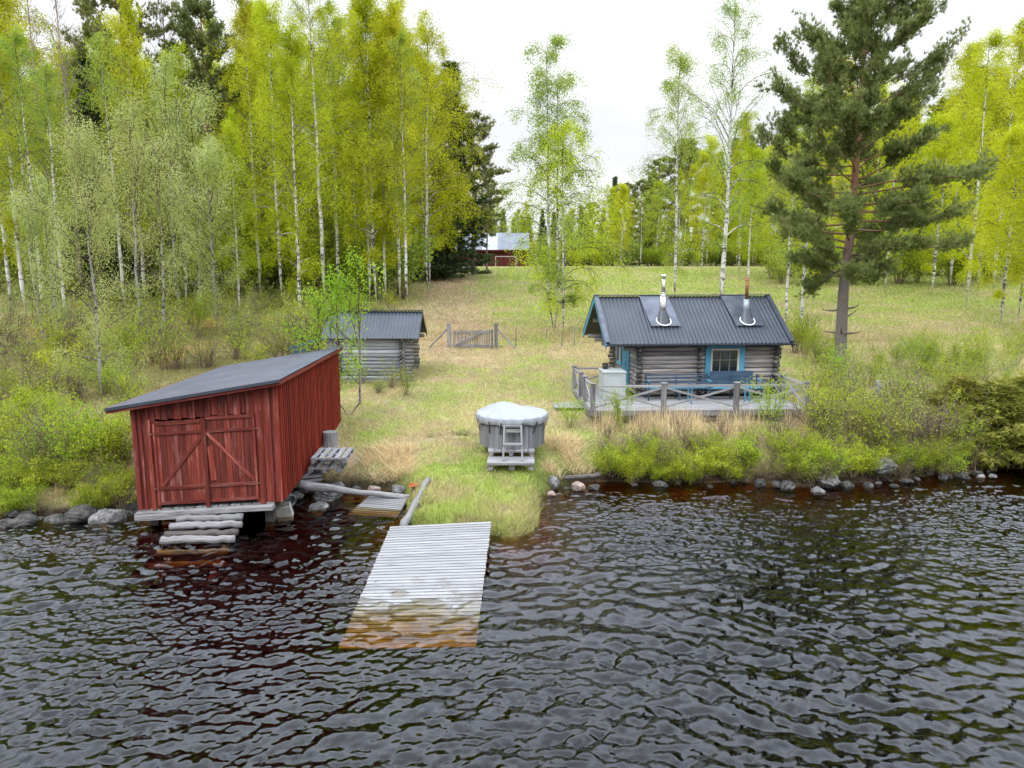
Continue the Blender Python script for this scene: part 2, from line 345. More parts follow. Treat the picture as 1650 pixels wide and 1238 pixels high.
def ray(px, py):
    u = (px-825)/CF; v = (619-py)/CF
    return np.array([u, math.cos(CP)+v*math.sin(CP), -math.sin(CP)+v*math.cos(CP)])
def atz(px, py, z): d = ray(px, py); t = (z-CH)/d[2]; return np.array([0, 0, CH])+d*t
def aty(px, py, y): d = ray(px, py); return np.array([0, 0, CH])+d*(y/d[1])
TY = np.concatenate([np.arange(15, 60, .25), np.arange(60, 160, 1)])
def atg(px, py):
    d = ray(px, py); t = TY/d[1]; x = d[0]*t; z = CH+d[2]*t; g = ground(x, TY); k = np.argmax(g >= z)
    if g[k] < z[k]: return None
    k = max(k, 1); a = (z[k-1]-g[k-1]); b = (g[k]-z[k]); f = a/(a+b+1e-9); y = TY[k-1]+(TY[k]-TY[k-1])*f; x = d[0]*y/d[1]
    return np.array([x, y, gz(x, y)])
def uv_of(x, y): # where a ground point lies relative to the mown track and the meadow
    return x, y
def tones(x, y, sd):
    """intrinsic ground cover colour: fresh grass, dead straw, bare soil, moss and litter under the trees"""
    g = np.array([.285, .35, .075]); g2 = np.array([.36, .38, .12]); s = np.array([.45, .375, .20]); s2 = np.array([.44, .335, .21]); lit = np.array([.235, .205, .085]); soil = np.array([.07, .05, .035])
    f1 = fbm(x, y, 2.2, 11); f2 = fbm(x, y, .5, 21, 3); f3 = fbm(x, y, 6, 31, 3)
    spit = sst(x, 2.6, .6)*sst(x, -3.6, -2.8)*sst(y, 20.2, 18.6)
    far = sst(y, 40, 62)
    w = .36+(f1-.5)*1.7+(f2-.5)*1.3+.28*spit+.24*far+(f3-.5)*.6
    track = np.exp(-((x-(-3.2-(y-36)*.085))/2.3)**2)*sst(y, 24, 40)*sst(y, 92, 78)
    w = w-1.0*track+.22*sst(y, 42, 56)*sst(x, 0, 5)-.35*np.exp(-((x-4)/2.5)**2)*np.exp(-((y-30)/6)**2)
    w = w+.5*(np.exp(-(((x+4.6)/1.0)**2+((y-22)/1.1)**2)))-.5*np.exp(-(((x+3.9)/1.2)**2+((y-20)/.7)**2))
    w = np.clip(w, 0, 1)[:, None]
    green = g+(g2-g)*np.clip(fbm(x, y, 3, 41), 0, 1)[:, None]; straw = s+(s2-s)*np.clip((f1-.3)*2+track*.5, 0, 1)[:, None]
    c = straw*(1-w)+green*w
    # forest floor on the left and behind
    forest = np.clip(sst(x+(y-20)*.12, -8.0, -10.5)+sst(y, 92, 96), 0, 1)[:, None]*(sst(y, 24, 28))[:, None]
    fl = lit*(.7+.9*f1[:, None])+np.array([.03, .08, -.02])*sst(f3, .45, .65)[:, None]+np.array([.12, .04, 0.01])*sst(fbm(x, y, 4, 51), .52, .66)[:, None]
    c = c*(1-forest)+fl*forest
    bank = (sst(sd, .55, .1)*(1-spit*.85))[:, None]; c = c*(1-bank)+soil*bank
    gash = (np.exp(-((y-21.9-.12*np.sin(x*3))/.16)**2)*sst(x, -3.0, -2.3)*sst(x, -.1, -.7)*sst(f2, .3, .5))[:, None]
    c = c*(1-gash)+soil*gash
    c = np.where((sd < 0.02)[:, None], np.array([.16, .10, .06])*(.4+1.0*f2[:, None]), c)
    return np.clip(c*.69*(.86+.28*f2[:, None]), 0.01, 1)
def axis(lo, a, b, hi, step, grow=1.13):
    mid = np.arange(a, b+1e-6, step); L = []; s = step; x = a
    while x > lo: s *= grow; x -= s; L.append(x)
    Rr = []; s = step; x = b
    while x < hi: s *= grow; x += s; Rr.append(x)
    return np.concatenate([L[::-1], mid, Rr])
xs = axis(-235, -15, 17, 235, .13); ys = np.concatenate([axis(-60, 14.5, 24.5, 24.6, .1)[:-1], axis(24.6, 24.7, 24.8, 650, .13, 1.03)])
ys = ys[ys < 640]
X, Y = np.meshgrid(xs, ys); sd = shore_dist(X.ravel(), Y.ravel()); Z = ground(X.ravel(), Y.ravel(), sd)
def grid_mesh(name, X, Y, Z, flip=False):
    ny, nx = X.shape; me = bpy.data.meshes.new(name); V = np.stack([X.ravel(), Y.ravel(), Z.ravel()], 1)
    i = np.arange((ny-1)*nx).reshape(ny-1, nx)[:, :-1].ravel(); q = np.stack([i, i+1, i+nx+1, i+nx], 1).astype(np.int32)
    me.vertices.add(len(V)); me.vertices.foreach_set('co', V.astype(np.float32).ravel())
    me.loops.add(q.size); me.loops.foreach_set('vertex_index', q.ravel()); me.polygons.add(len(q))
    me.polygons.foreach_set('loop_start', np.arange(0, q.size, 4, dtype=np.int32))
    me.update(calc_edges=True); me.polygons.foreach_set('use_smooth', np.ones(len(q), bool)); return me
me = grid_mesh('ground', X, Y, Z); tn = tones(X.ravel(), Y.ravel(), sd)
ca = me.attributes.new('tone', 'FLOAT_COLOR', 'POINT'); ca.data.foreach_set('color', np.hstack([tn, np.ones((len(tn), 1))]).astype(np.float32).ravel())
m, t, o = mat('grass_and_soil'); geo = t.nodes.new('ShaderNodeNewGeometry'); base = attr(t, 'tone').outputs['Color']
f = noise(t, mapped(t, geo.outputs['Position'], (9, 9, 9)), 1, 6, .75); f2 = noise(t, mapped(t, geo.outputs['Position'], (1.1, .5, 1)), 1, 6, .75)
c = mix(t, rmp(t, f, [(.3, .0), (.7, 1)]), (.62, .66, .6), (1.32, 1.28, 1.3)); c = mix(t, 1, base, c, 'MULTIPLY')
c2 = mix(t, rmp(t, f2, [(.4, 0), (.62, 1)]), (.80, .92, .7), (1.15, 1.04, 1.15)); c = mix(t, 1, c, c2, 'MULTIPLY')
pbr(t, o, c, .95, bump=f, bs=.9, bd=.06, spec=.1)
me.materials.append(m); g_ob = bpy.data.objects.new('ground', me); COL.objects.link(g_ob); tag(g_ob, kind='structure')
# ---------------------------------------------------------------- water
def water():
    wx = axis(-120, -15, 17, 120, .030, 1.1); wy = axis(-60, 7.2, 21.5, 60, .023, 1.1)
    X, Y = np.meshgrid(wx, wy); x = X.ravel(); y = Y.ravel(); r = np.random.default_rng(5); n = 170
    lam = np.exp(r.uniform(math.log(.085), math.log(.60), n)); lam[150:] = np.exp(r.uniform(math.log(.6), math.log(2.4), 20)); th = r.normal(R(-80), R(42), n); ph = r.uniform(0, 6.28, n)
    steep = np.interp(lam, [.085, .13, .24, .42, .60, 1.2, 2.4], [.020, .028, .031, .027, .020, .020, .014])
    A = steep*lam/(2*math.pi)*1.15; kx = 2*math.pi/lam*np.cos(th); ky = 2*math.pi/lam*np.sin(th)
    Z = np.zeros(len(x)); DX = np.zeros(len(x)); DY = np.zeros(len(x))
    g1 = .30+1.15*sst(fbm(x*.8, y*1.2, 4.2, 61, 4), .2, .8); g2 = .20+1.25*sst(fbm(x*.7, y, 3.1, 71, 4), .25, .75)
    for i in range(n):
        p = kx[i]*x+ky[i]*y+ph[i]; am = A[i]*(g1 if lam[i] > .25 else g2)
        Z += am*np.sin(p); DX -= am*.6*math.cos(th[i])*np.cos(p); DY -= am*.6*math.sin(th[i])*np.cos(p)
    shel = .35+.65*sst(-shore_dist(x, y), .2, 2.4); inlet = 1-.55*sst(x, -1.5, -3.5)*sst(x, -10, -7)*sst(y, 15, 17.5)
    edge = sst(y, -8, 2)*sst(np.abs(x), 32, 20)*shel*inlet
    Z *= edge; DX *= edge; DY *= edge
    ny, nx = X.shape; me = grid_mesh('lake', (x+DX).reshape(X.shape), (y+DY).reshape(X.shape), Z.reshape(X.shape))
    # close it into a body of water
    import bmesh
    bm = bmesh.new(); bm.from_mesh(me); bm.verts.ensure_lookup_table(); tv = list(bm.verts)
    bd = [i for i in range(nx)]+[j*nx+nx-1 for j in range(1, ny)]+[(ny-1)*nx+i for i in range(nx-2, -1, -1)]+[j*nx for j in range(ny-2, 0, -1)]
    low = [bm.verts.new((tv[i].co.x, tv[i].co.y, -6)) for i in bd]; k = len(bd)
    for a in range(k):
        b = (a+1) % k; bm.faces.new((tv[bd[b]], tv[bd[a]], low[a], low[b]))
    bm.faces.new(low[::-1]); bm.normal_update(); bm.to_mesh(me); bm.free()
    m, t, o = mat('lake_water'); geo = t.nodes.new('ShaderNodeNewGeometry')
    fr = t.nodes.new('ShaderNodeFresnel'); fr.inputs['IOR'].default_value = 1.40; 
    gl = t.nodes.new('ShaderNodeBsdfGlossy'); gl.inputs['Roughness'].default_value = .015; gl.inputs['Color'].default_value = (.97, .99, 1, 1)
    tr = t.nodes.new('ShaderNodeBsdfTransparent'); ms = t.nodes.new('ShaderNodeMixShader')
    t.links.new(fr.outputs[0], ms.inputs[0]); t.links.new(tr.outputs[0], ms.inputs[1]); t.links.new(gl.outputs[0], ms.inputs[2]); t.links.new(ms.outputs[0], o.inputs['Surface'])
    va = t.nodes.new('ShaderNodeVolumeAbsorption'); va.inputs['Color'].default_value = (.86, .60, .06, 1); va.inputs['Density'].default_value = 7; t.links.new(va.outputs[0], o.inputs['Volume'])
    me.materials.append(m); ob = bpy.data.objects.new('lake', me); COL.objects.link(ob); tag(ob, kind='structure')
water()
# ---------------------------------------------------------------- boathouse
def boathouse():
    t = thing('boathouse', 'red board boathouse with slanting dark roof and double doors standing over the water', 'boathouse', (-8.9, 16.32, .40), .04)
    W, L, hl, hr = 3.36, 7.0, 2.49, 3.04; fz = lambda x: .05*x; tz = lambda x: hl+(hr-hl)*x/W; bz = lambda y: .168+.052*y
    b = MB(); x = 0
    k = 0
    while x < W-.02:
        w_ = min(random.choice((.15, .17, .2)), W-x); xc = x+w_/2
        lo, hi = fz(xc)-.02*random.random(), tz(xc)+.02
        if .44 < xc < 2.84: lo = 2.15+fz(xc)+.02*(k % 2)+.03*(xc > 1.6)
        b.bar((xc, .03, lo), (xc, .03, hi), w_-.012, .03, (0, 1, 0)); k += 1
        b.bar((x+w_, -.006, lo+.0), (x+w_, -.006, hi-.02), .045, .036, (0, 1, 0)) if not (.44 < x+w_ < 2.84) or k % 2 else None
        x += w_
    b.bar((.02, -.012, -.01), (.02, -.012, hl), .11, .025, (0, 1, 0)); b.bar((W-.03, -.012, .17), (W-.03, -.012, hr-.03), .11, .025, (0, 1, 0))
    b.build('front_wall', 'red', t)
    b = MB(); y = .06
    while y < L:
        b.bar((W, y, bz(y)-.05*random.random()), (W, y, hr-.03), .148, .028, (1, 0, 0)); b.bar((W+.034, y+.065, bz(y)-.03*random.random()), (W+.034, y+.065, hr-.04), .048, .045, (1, 0, 0)); y += .16
    b.build('side_wall', 'red_bright', t)
    b = MB(); 
    for i in range(54): b.bar((0, .07+i*.13, .4*random.random()*.1+bz(.07+i*.13)-.1), (0, .07+i*.13, hl-.02), .128, .028, (1, 0, 0))
    for i in range(26): xx = .065+i*.13; b.bar((xx, L-.03, .6), (xx, L-.03, tz(xx)-.02), .128, .028, (0, 1, 0))
    b.build('rear_wall', 'red', t)
    b = MB(); ox, oy = .46, .28; sl = (hr-hl)/W; x0, x1 = -ox, W+.17
    b.corr((x0, -oy, tz(x0)+.10), (0, L+.55, 0), (x1-x0, 0, sl*(x1-x0)), 75, .012); b.v[-1][:, 2] += 0
    rf = b.build('roof', 'shed_roof', t)
    b = MB(); b.bar((x0, -oy-.02, tz(x0)+.075), (x1, -oy-.02, tz(x1)+.075), .03, .07); b.build('roof_edge', 'roof', rf)
    b = MB(); b.bar((x0, -oy+.02, tz(x0)+.02), (x1, -oy+.02, tz(x1)+.02), .03, .10)
    b.bar((x1-.015, -oy, tz(x1)+.02), (x1-.015, L+.25, tz(x1)+.02), .03, .09)
    for i in range(9): yy = .15+i*.82; b.bar((x0+.05, yy, tz(x0)+.01), (x1-.04, yy, tz(x1)+.01), .05, .10)
    for i in range(14): b.bar((x0+.1+i*.28, -oy+.04, tz(x0+.1+i*.28)+.078), (x0+.1+i*.28, L+.2, tz(x0+.1+i*.28)+.078), .26, .016)
    b.build('roof_boards', 'red', rf)
    # doors
    for s, (a, c) in enumerate(((.46, 1.62), (1.66, 2.83))):
        b = MB(); n = 8; w_ = (c-a)/n
        for i in range(n): xc = a+w_*(i+.5); b.bar((xc, -.005, .10+fz(xc)), (xc, -.005, 2.12+fz(xc)+.06*s), w_-.008, .03, (0, 1, 0))
        d = b.build('door', 'red', t)
        b = MB(); f = lambda x, z: (x, -.034, z+fz(x))
        b.bar(f(a, 1.83), f(c, 1.83), .07, .03, (0, 1, 0)); b.bar(f(a-.04, .50), f(c, .50), .075, .03, (0, 1, 0)); b.bar(f(a+.05, .13), f(c-.02, .13), .07, .03, (0, 1, 0))
        b.bar(f(a+.05, 2.07+.06*s), f(c-.02, 2.07+.06*s), .06, .03, (0, 1, 0))
        if s == 0: b.bar(f(a+.12, .54), f(c-.04, 1.72), .07, .026, (0, 1, 0)); b.bar(f(a+.03, .1), f(a+.03, 2.07), .05, .026, (0, 1, 0))
        else: b.bar(f(a+.04, 1.78), f(c-.05, .56), .07, .026, (0, 1, 0)); b.bar(f(c-.03, .1), f(c-.03, 2.12), .05, .026, (0, 1, 0)); b.bar((a+.14, -.036, .62+.1), (a+.10, -.036, 1.45+.1), .13, .03, (0, 1, 0), r=1)
        b.build('brace', 'red', d)
        b = MB()
        for z in (.50, 1.83): xx = a-.02 if s == 0 else c+.02; b = MB(); b.bar((xx-.06, -.055, z+fz(xx)), (xx+.06, -.055, z+fz(xx)), .025, .012, (0, 1, 0)); b.build('hinge', 'rust', d)
    for q in (((1.64, -.062, .08), (1.64, -.062, 2.24), .10), ((.36, -.03, 0), (.36, -.03, 2.2), .09), ((2.93, -.03, .12), (2.93, -.03, 2.4), .10)): b = MB(); b.bar(q[0], q[1], q[2], .03, (0, 1, 0)); b.build('door_post', 'red', t)
    b = MB(); b.bar((-.06, -.06, -.10), (3.2, -.12, .07), .22, .10); b.bar((-.05, -.10, -.16), (1.3, -.14, -.09), .2, .12, taper=.9); b.build('sill_beam', 'grey_wood', t); b = MB(); b.bar((.1, .1, -.07), (.1, L, .4), .16, .16); b.bar((W-.15, .1, .08), (W-.15, L, .42), .16, .14)
    for i in range(5): b.bar((.1, .4+i*1.5, -.1), (W-.1, .4+i*1.5, .0), .14, .12)
    b.build('floor_joist', 'dark_wood', t)
    b = MB()
    for (x, y) in ((.25, .2), (3.0, .25), (.3, 3), (3.1, 3)): b.bar((x, y, -1.2), (x, y, -.12), .2, .2, (0, 1, 0))
    b.build('pile', 'dark_wood', t)
    b = MB()
    for i in range(12): b.bar((.1+i*.27, -.02, -.02+.05*(.1+i*.27)), (.1+i*.27, .3, -.02+.05*(.1+i*.27)), .24, .03)
    b.build('threshold', 'grey_wood', t)
boathouse()
# slipway of logs before the doors
def slipway():
    c = aty(325, 840, 15.7); t = thing('log_slipway', 'grey log slipway going down into the water before the boathouse doors', 'slipway', (-7.08, 16.0, 0), .04)
    b = [(0, .30, .0, 1.55, .075, 'white_wood'), (-.22, .20, -.03, 1.62, .08, 'grey_wood'), (-.50, .10, -.03, 1.60, .075, 'dark_wood'), (-.72, .035, -.04, 1.62, .085, 'grey_wood'), (-1.05, -.14, -.03, 1.6, .07, 'grey_wood'), (-1.4, -.27, 0, 1.6, .07, 'grey_wood')]
    for y, z, xo, w_, r, mm in b:
        m_ = MB(); m_.tube(rough([(xo-w_/2, y+random.uniform(-.03, .03), z), (xo+w_/2, y+random.uniform(-.03, .03), z+.02)]), r*1.1*rng.uniform(.88, 1.12, 14), n=9); m_.build('rung', mm, t, True)
    for s in (-1, 1):
        m_ = MB(); m_.tube([(s*.55, .15, .16), (s*.55, -1.7, -.52)], [.07, .08], n=8); m_.build('stringer', 'grey_wood', t, True)
slipway()
# ---------------------------------------------------------------- swimming jetty
JW, t_, o_m = mat('jetty_planks')
gc_ = attr(t_, 'gc').outputs['Vector']; tco = t_.nodes.new('ShaderNodeTexCoord'); sx = t_.nodes.new('ShaderNodeSeparateXYZ'); t_.links.new(tco.outputs['Object'], sx.inputs[0])
g_ = noise(t_, mapped(t_, gc_, (1.6, 26, 26)), 1, 5, .65, .3); c_ = rmp(t_, g_, [(.28, (.11, .11, .108)), (.42, (.23, .228, .225)), (.62, (.31, .308, .305))])
vv = t_.nodes.new('ShaderNodeMapRange'); vv.inputs['To Min'].default_value = .86; vv.inputs['To Max'].default_value = 1.1; t_.links.new(attr(t_, 'rnd').outputs['Fac'], vv.inputs[0])
sv = t_.nodes.new('ShaderNodeVectorMath'); sv.operation = 'SCALE'; t_.links.new(c_, sv.inputs[0]); t_.links.new(vv.outputs[0], sv.inputs['Scale'])
# algae and wear: patches that grow denser towards the end that is often under water
bn = noise(t_, mapped(t_, tco.outputs['Object'], (1.5, 2.2, 1)), 1, 6, .7); ad = t_.nodes.new('ShaderNodeMapRange'); ad.inputs['From Min'].default_value = -1.4; ad.inputs['From Max'].default_value = -3.6; ad.inputs['To Min'].default_value = -.20; ad.inputs['To Max'].default_value = .08
t_.links.new(sx.outputs[1], ad.inputs[0]); sm = t_.nodes.new('ShaderNodeMath'); sm.operation = 'ADD'; t_.links.new(bn, sm.inputs[0]); t_.links.new(ad.outputs[0], sm.inputs[1])
c_ = mix(t_, rmp(t_, sm.outputs[0], [(.46, 0), (.66, .8)]), sv.outputs[0], (.12, .105, .085)); sp2 = noise(t_, mapped(t_, tco.outputs['Object'], (14, 30, 10)), 1, 4, .7)
c_ = mix(t_, rmp(t_, sp2, [(.60, 0), (.68, .6)]), c_, (.13, .125, .12)); pbr(t_, o_m, c_, .8, bump=g_, bs=.4, bd=.01, spec=.3)
def jetty():
    t = thing('jetty', 'wide grey plank jetty sloping from the grass spit down into the water', 'jetty', (-2.75, 15.43, 0), 0)
    n = 40; A = np.array([0, 0, .30]); Bv = np.array([2.27, .02, .41]); d = np.array([-.13, -4.45, 0]); zn = (-.19, -.17)
    b = MB()
    for i in range(n):
        f = (i+.5)/n; p = A+d*f; q = Bv+d*f; p[2] = .30+(zn[0]-.30)*f+.004*random.random(); q[2] = .41+(zn[1]-.41)*f+.004*random.random()
        p[0] -= .02*random.random(); q[0] += .02*random.random(); b.bar(p, q, 4.45/n-.012, .028)
    b.build('planks', JW, t)
    for x in (.12, 1.1, 2.12):
        b = MB(); b.bar((x, .0, .22+x*.045), (x-.12, -4.3, -.27+x*.01), .08, .10); b.build('joist', 'dark_wood', t)
    for x, y in ((.2, -1.2), (2.05, -1.2), (.1, -3.9), (1.95, -3.9)):
        b = MB(); b.tube([(x, y, -1.9), (x, y, .0 if y > -2 else -.32)], .06, n=8); b.build('pile', 'dark_wood', t, True)
jetty()
def simple_thing(name, label, cat, fn, mt, loc=(0, 0, 0), rz=0, smooth=False, group=None):
    b = MB(); fn(b); o = b.build(name, mt, None, smooth); o.location = loc; o.rotation_euler = (0, 0, rz); tag(o, label, cat, group); return o
p0, p1 = atz(690, 771, .62), atz(650, 850, .12)
simple_thing('log', 'barkless pale log slanting along the left edge of the grass spit', 'log', lambda b: b.tube(rough([p0, p1]), np.linspace(.07, .10, 14)*rng.uniform(.88, 1.12, 14), n=9), 'white_wood', smooth=True)
p0, p1 = atz(483, 782, .50), atz(662, 803, .16)
simple_thing('log', 'long thin grey pole lying across the stones between boathouse and sunken platform', 'log', lambda b: b.tube(rough([p0, p1]), np.linspace(.12, .05, 14)*rng.uniform(.85, 1.15, 14), n=9), 'grey_wood', smooth=True)
p0, p1 = atz(908, 770, .30), atz(968, 766, .30)
simple_thing('log', 'short dark log at the water edge right of the grass spit', 'log', lambda b: b.tube(rough([p0, p1]), np.linspace(.06, .075, 14)*rng.uniform(.85, 1.15, 14), n=9), 'dark_wood', smooth=True)
def old_platform():
    t = thing('sunken_platform', 'old plank platform half sunk under brown water in the small inlet', 'platform')
    a, b_, c, d = atz(606, 791, .24), atz(660, 798, .22), atz(560, 830, -.14), atz(640, 834, -.14); m_ = MB(); n = 13
    for i in range(n):
        f = (i+.5)/n; m_.bar(a+(c-a)*f, b_+(d-b_)*f, np.linalg.norm(a-c)/n-.015, .03)
    m_.build('planks', 'deck_wood', t)
    for k, s in enumerate((.08, .92)):
        m_ = MB(); p = a*(1-s)+b_*s; q = c*(1-s)+d*s; z = np.array((0, 0, .07)); m_.bar(p-z, q-z, .08, .1); m_.build('joist', 'dark_wood', t)
old_platform()
# ---------------------------------------------------------------- rocks
def rock(r, seed, mt='rock', sq=(1, .8, .6), label='', name='rock', group=None, loc=(0, 0, 0), rz=0):
    import bmesh
    rg = np.random.default_rng(seed); bm = bmesh.new(); bmesh.ops.create_icosphere(bm, subdivisions=4, radius=1); V = np.array([v.co[:] for v in bm.verts])
    planes = rg.normal(size=(13, 3)); planes /= np.linalg.norm(planes, axis=1)[:, None]; h = rg.uniform(.62, .95, 13); R_ = np.ones(len(V))
    dd = V@planes.T; R_ = np.minimum(R_, np.where(dd > .05, h/np.maximum(dd, .05), 9).min(1))
    R_ *= 1+.04*np.sin(V@rg.normal(0, 7, 3)*1.0)+.03*np.sin(V@rg.normal(0, 13, 3)); V = V*R_[:, None]*np.array(sq)*r
    for v, c in zip(bm.verts, V): v.co = c
    me = bpy.data.meshes.new(name); bm.to_mesh(me); bm.free(); me.polygons.foreach_set('use_smooth', [False]*len(me.polygons)); me.materials.append(M[mt]); o = bpy.data.objects.new(name, me); COL.objects.link(o)
    o.location = loc; o.rotation_euler = (0, 0, rz); return tag(o, label, 'rock', group)
RK = [(528, 797, .40, 'rock', .12, 'largest grey boulder in the water right of the boathouse'), (513, 818, .30, 'rock', -.02, 'pale low stone in the water before the largest boulder'), (491, 783, .24, 'rock_pink', .3, 'tan stone under the thin pole beside the boathouse'),
      (478, 797, .20, 'rock', .12, 'small grey stone tucked under the boathouse corner'), (602, 789, .22, 'rock_pink', .22, 'pink-white stone at the back of the sunken platform'), (640, 787, .22, 'rock', .3, 'light grey stone behind the sunken platform'),
      (545, 782, .22, 'rock', .25, 'grey stone behind the thin pole in the inlet'), (574, 786, .16, 'rock_dark', .2, 'dark stone under the dry grass of the inlet'), (505, 762, .26, 'rock', .55, 'flat stone below the stacked pallet'),
      (180, 838, .52, 'rock', -.05, 'lichen-pale pointed rock in the water left of the boathouse'), (133, 832, .40, 'rock_dark', .05, 'dark flat-topped rock on the left shore'), (90, 838, .32, 'rock_dark', .0, 'dark rock left of the flat-topped one'),
      (213, 818, .28, 'rock_dark', .05, 'dark stone touching the boathouse left corner'), (40, 842, .34, 'rock_dark', 0, 'dark shore rock near the left photo edge'), (10, 846, .3, 'rock_dark', 0, 'dark rock at the left photo edge'),
      (889, 795, .17, 'rock_pink', .03, 'reddish round stone at the right foot of the grass spit'), (892, 776, .26, 'rock', .2, 'grey rock right of the spit behind the reddish stone'), (930, 782, .22, 'rock_pink', .12, 'brown flat stone beside the short dark log'),
      (958, 784, .2, 'rock_dark', .06, 'dark stone under the bush branch right of the short log'), (1335, 772, .40, 'rock', .22, 'large pale pointed rock on the right shore'), (1318, 790, .28, 'rock', .02, 'dark wet rock before the large pale one'),
      (1270, 782, .3, 'rock_dark', .08, 'dark rock left of the large pale one'), (1225, 777, .28, 'rock_dark', .1, 'dark rock under the low bushes'), (1400, 782, .26, 'rock_dark', .05, 'dark low rock right of the large pale one'), (1366, 780, .27, 'rock_dark', .05, 'dark stone touching the large pale rock'),
      (1440, 782, .2, 'rock_dark', .02, 'small dark rock in the middle of the right shore'), (1520, 768, .26, 'rock_dark', .05, 'dark rounded rock leftmost in the bare row'), (1552, 766, .28, 'rock_dark', .05, 'second dark rock of the bare row on the right shore'), (1580, 768, .20, 'rock', 0, 'small grey stone in the bare row on the right shore'),
      (1600, 767, .2, 'rock', 0, 'last small grey stone of the bare row'), (1005, 745, .36, 'rock_pink', .5, 'pinkish boulder showing through the bushes below the terrace'), (1420, 748, .42, 'rock', .5, 'broad grey boulder among bushes on the right bank'),
      (105, 670, .30, 'rock', 1.2, 'whitish stone in the thicket left of the boathouse'), (88, 725, .24, 'rock', .8, 'small whitish stone lower in the left thicket'), (120, 738, .22, 'rock', .7, 'pale stone beside the small whitish one'), (198, 752, .18, 'rock', .55, 'flat pale stone near the boathouse left wall'),
      (1290, 590, .70, 'rock', 1.6, 'big mossy boulder behind the cabin right gable'), (905, 700, .2, 'rock_pink', .9, 'stone in dry grass right of the tub'), (752, 688, .14, 'rock', .95, 'small stone in the bare earth step left of the tub'), (430, 800, .3, 'rock_dark', -.1, 'dark rock beneath the boathouse floor')]
for i, (px, py, r, mt, z, lb) in enumerate(RK):
    r *= .78 if px > 1200 and py > 760 else 1; p = atz(px, py, z); p[2] -= .04; rock(r, 500+i, mt, (1, .75+.2*random.random(), .55+.25*random.random()), lb, loc=p, rz=random.uniform(0, 3))
# many stones lining the shore, too alike to tell apart
rg_ = random.Random(9)
for i in range(76):
    k = rg_.choice([0, 1]); x = rg_.uniform(-14, -8.8) if k == 0 else rg_.uniform(1.1, 16.5); y = float(np.interp(x, S[:, 0], S[:, 1])); r = rg_.uniform(.07, .22)
    if i < 5: base_r = rock(1, 600+i, 'rock_dark', (1, .8, .6), 'dark wet stone among many lining the shore', group='stones lining the shore'); RB = (RB+[base_r]) if i else [base_r]; o = base_r
    else: o = rg_.choice(RB).copy(); COL.objects.link(o)
    o.location = (x, y+rg_.uniform(-.35, .35), rg_.uniform(-.08, .07)); o.scale = (r, r, r*rg_.uniform(.7, 1)); o.rotation_euler = (0, 0, rg_.uniform(0, 6.28))
# ---------------------------------------------------------------- small things by the boathouse
def pallet(name, label, loc, rz, w_=1.2, d=.8, mt='deck_wood', n=5, group=None, tilt=0, nb=3):
    t = thing(name, label, 'pallet', loc, rz, group); t.rotation_euler = (tilt, 0, rz); b = MB()
    for i in range(n): y = -w_/2+.06+i*(w_-.12)/(n-1); b.bar((y, -d/2, .135), (y, d/2, .135), .125 if n < 7 else (w_/n-.01), .022)
    b.build('top_boards', mt, t); b = MB()
    for y in (-d/2+.05, 0, d/2-.05): b.bar((-w_/2, y, .112), (w_/2, y, .112), .1, .022)
    for x in (-w_/2+.05, 0, w_/2-.05): b.bar((x, -d/2, .011), (x, d/2, .011), .1, .022)
    b.build('cross_boards', mt, t)
    for x in (-w_/2+.06, 0, w_/2-.06):
        for y in (-d/2+.06, 0, d/2-.06): b = MB(); b.bar((x, y, .022), (x, y, .101), .12, .12, (0, 1, 0)); b.build('block', 'grey_wood', t)
    return t
pp = atz(538, 737, 1.02); pallet('pallet', 'grey wooden pallet leaning level against the boathouse side wall', (pp[0]-.05, pp[1]+.1, .98), .04, .92, 1.15, n=5)
pallet('pallet', 'lower weathered pallet piece under the grey pallet by the boathouse', (pp[0]-.15, pp[1]-.05, .72), .04, .85, .9, 'grey_wood', 5)
p = atz(530, 716, 1.0)
def stump(b):
    b.tube([(0, 0, -.1), (0, 0, .1), (0, 0, .36)], [.25, .22, .21], n=18)
simple_thing('chopping_block', 'round weathered tree stump behind the pallet at the boathouse wall', 'stump', stump, 'grey_wood', (p[0], p[1]+.2, gz(p[0], p[1])+.12), smooth=False)
p = atz(572, 748, .85); simple_thing('plank', 'short pale plank lying on the grass right of the pallet', 'plank', lambda b: b.bar((-.35, 0, .03), (.35, .05, .03), .14, .04), 'white_wood', (p[0], p[1], gz(p[0], p[1])))
for (x0, y0, x1, y1, lb) in ((486, 768, 520, 764, 'weathered board end under the pallets by the boathouse'),):
    p, q = atz(x0, y0, .55), atz(x1, y1, .62); simple_thing('plank', lb, 'plank', lambda b: (b.bar(p, q, .3, .07), b.bar(p+np.array((.02, -.12, -.1)), q+np.array((0, -.1, -.1)), .25, .07)), 'grey_wood')
def crate():
    p = atz(458, 826, .12); t = thing('plastic_crate', 'off-white lattice plastic crate tipped under the boathouse right corner', 'crate', (p[0], p[1]+.12, -.06), .25); t.rotation_euler = (.18, -.22, .2); b = MB()
    for i in range(8): b.bar((-.17+i*.048, -.13, .02), (-.17+i*.048, -.13, .34), .018, .012, (0, 1, 0)); b.bar((-.17, -.13, .03+i*.043), (.17, -.13, .03+i*.043), .018, .011, (0, 1, 0))
    b.build('lattice_side', 'crate', t); b = MB()
    b.bar((-.19, -.14, .35), (.19, -.14, .35), .03, .04); b.bar((-.19, -.14, .01), (.19, -.14, .01), .03, .04); b.bar((.185, -.13, .18), (.185, .14, .18), .015, .34); b.bar((-.185, -.13, .18), (-.185, .14, .18), .015, .34); b.bar((-.17, .14, .18), (.17, .14, .18), .015, .34); b.bar((0, -.12, .0), (0, .13, .0), .35, .015)
    b.build('shell', 'crate', t)
crate()
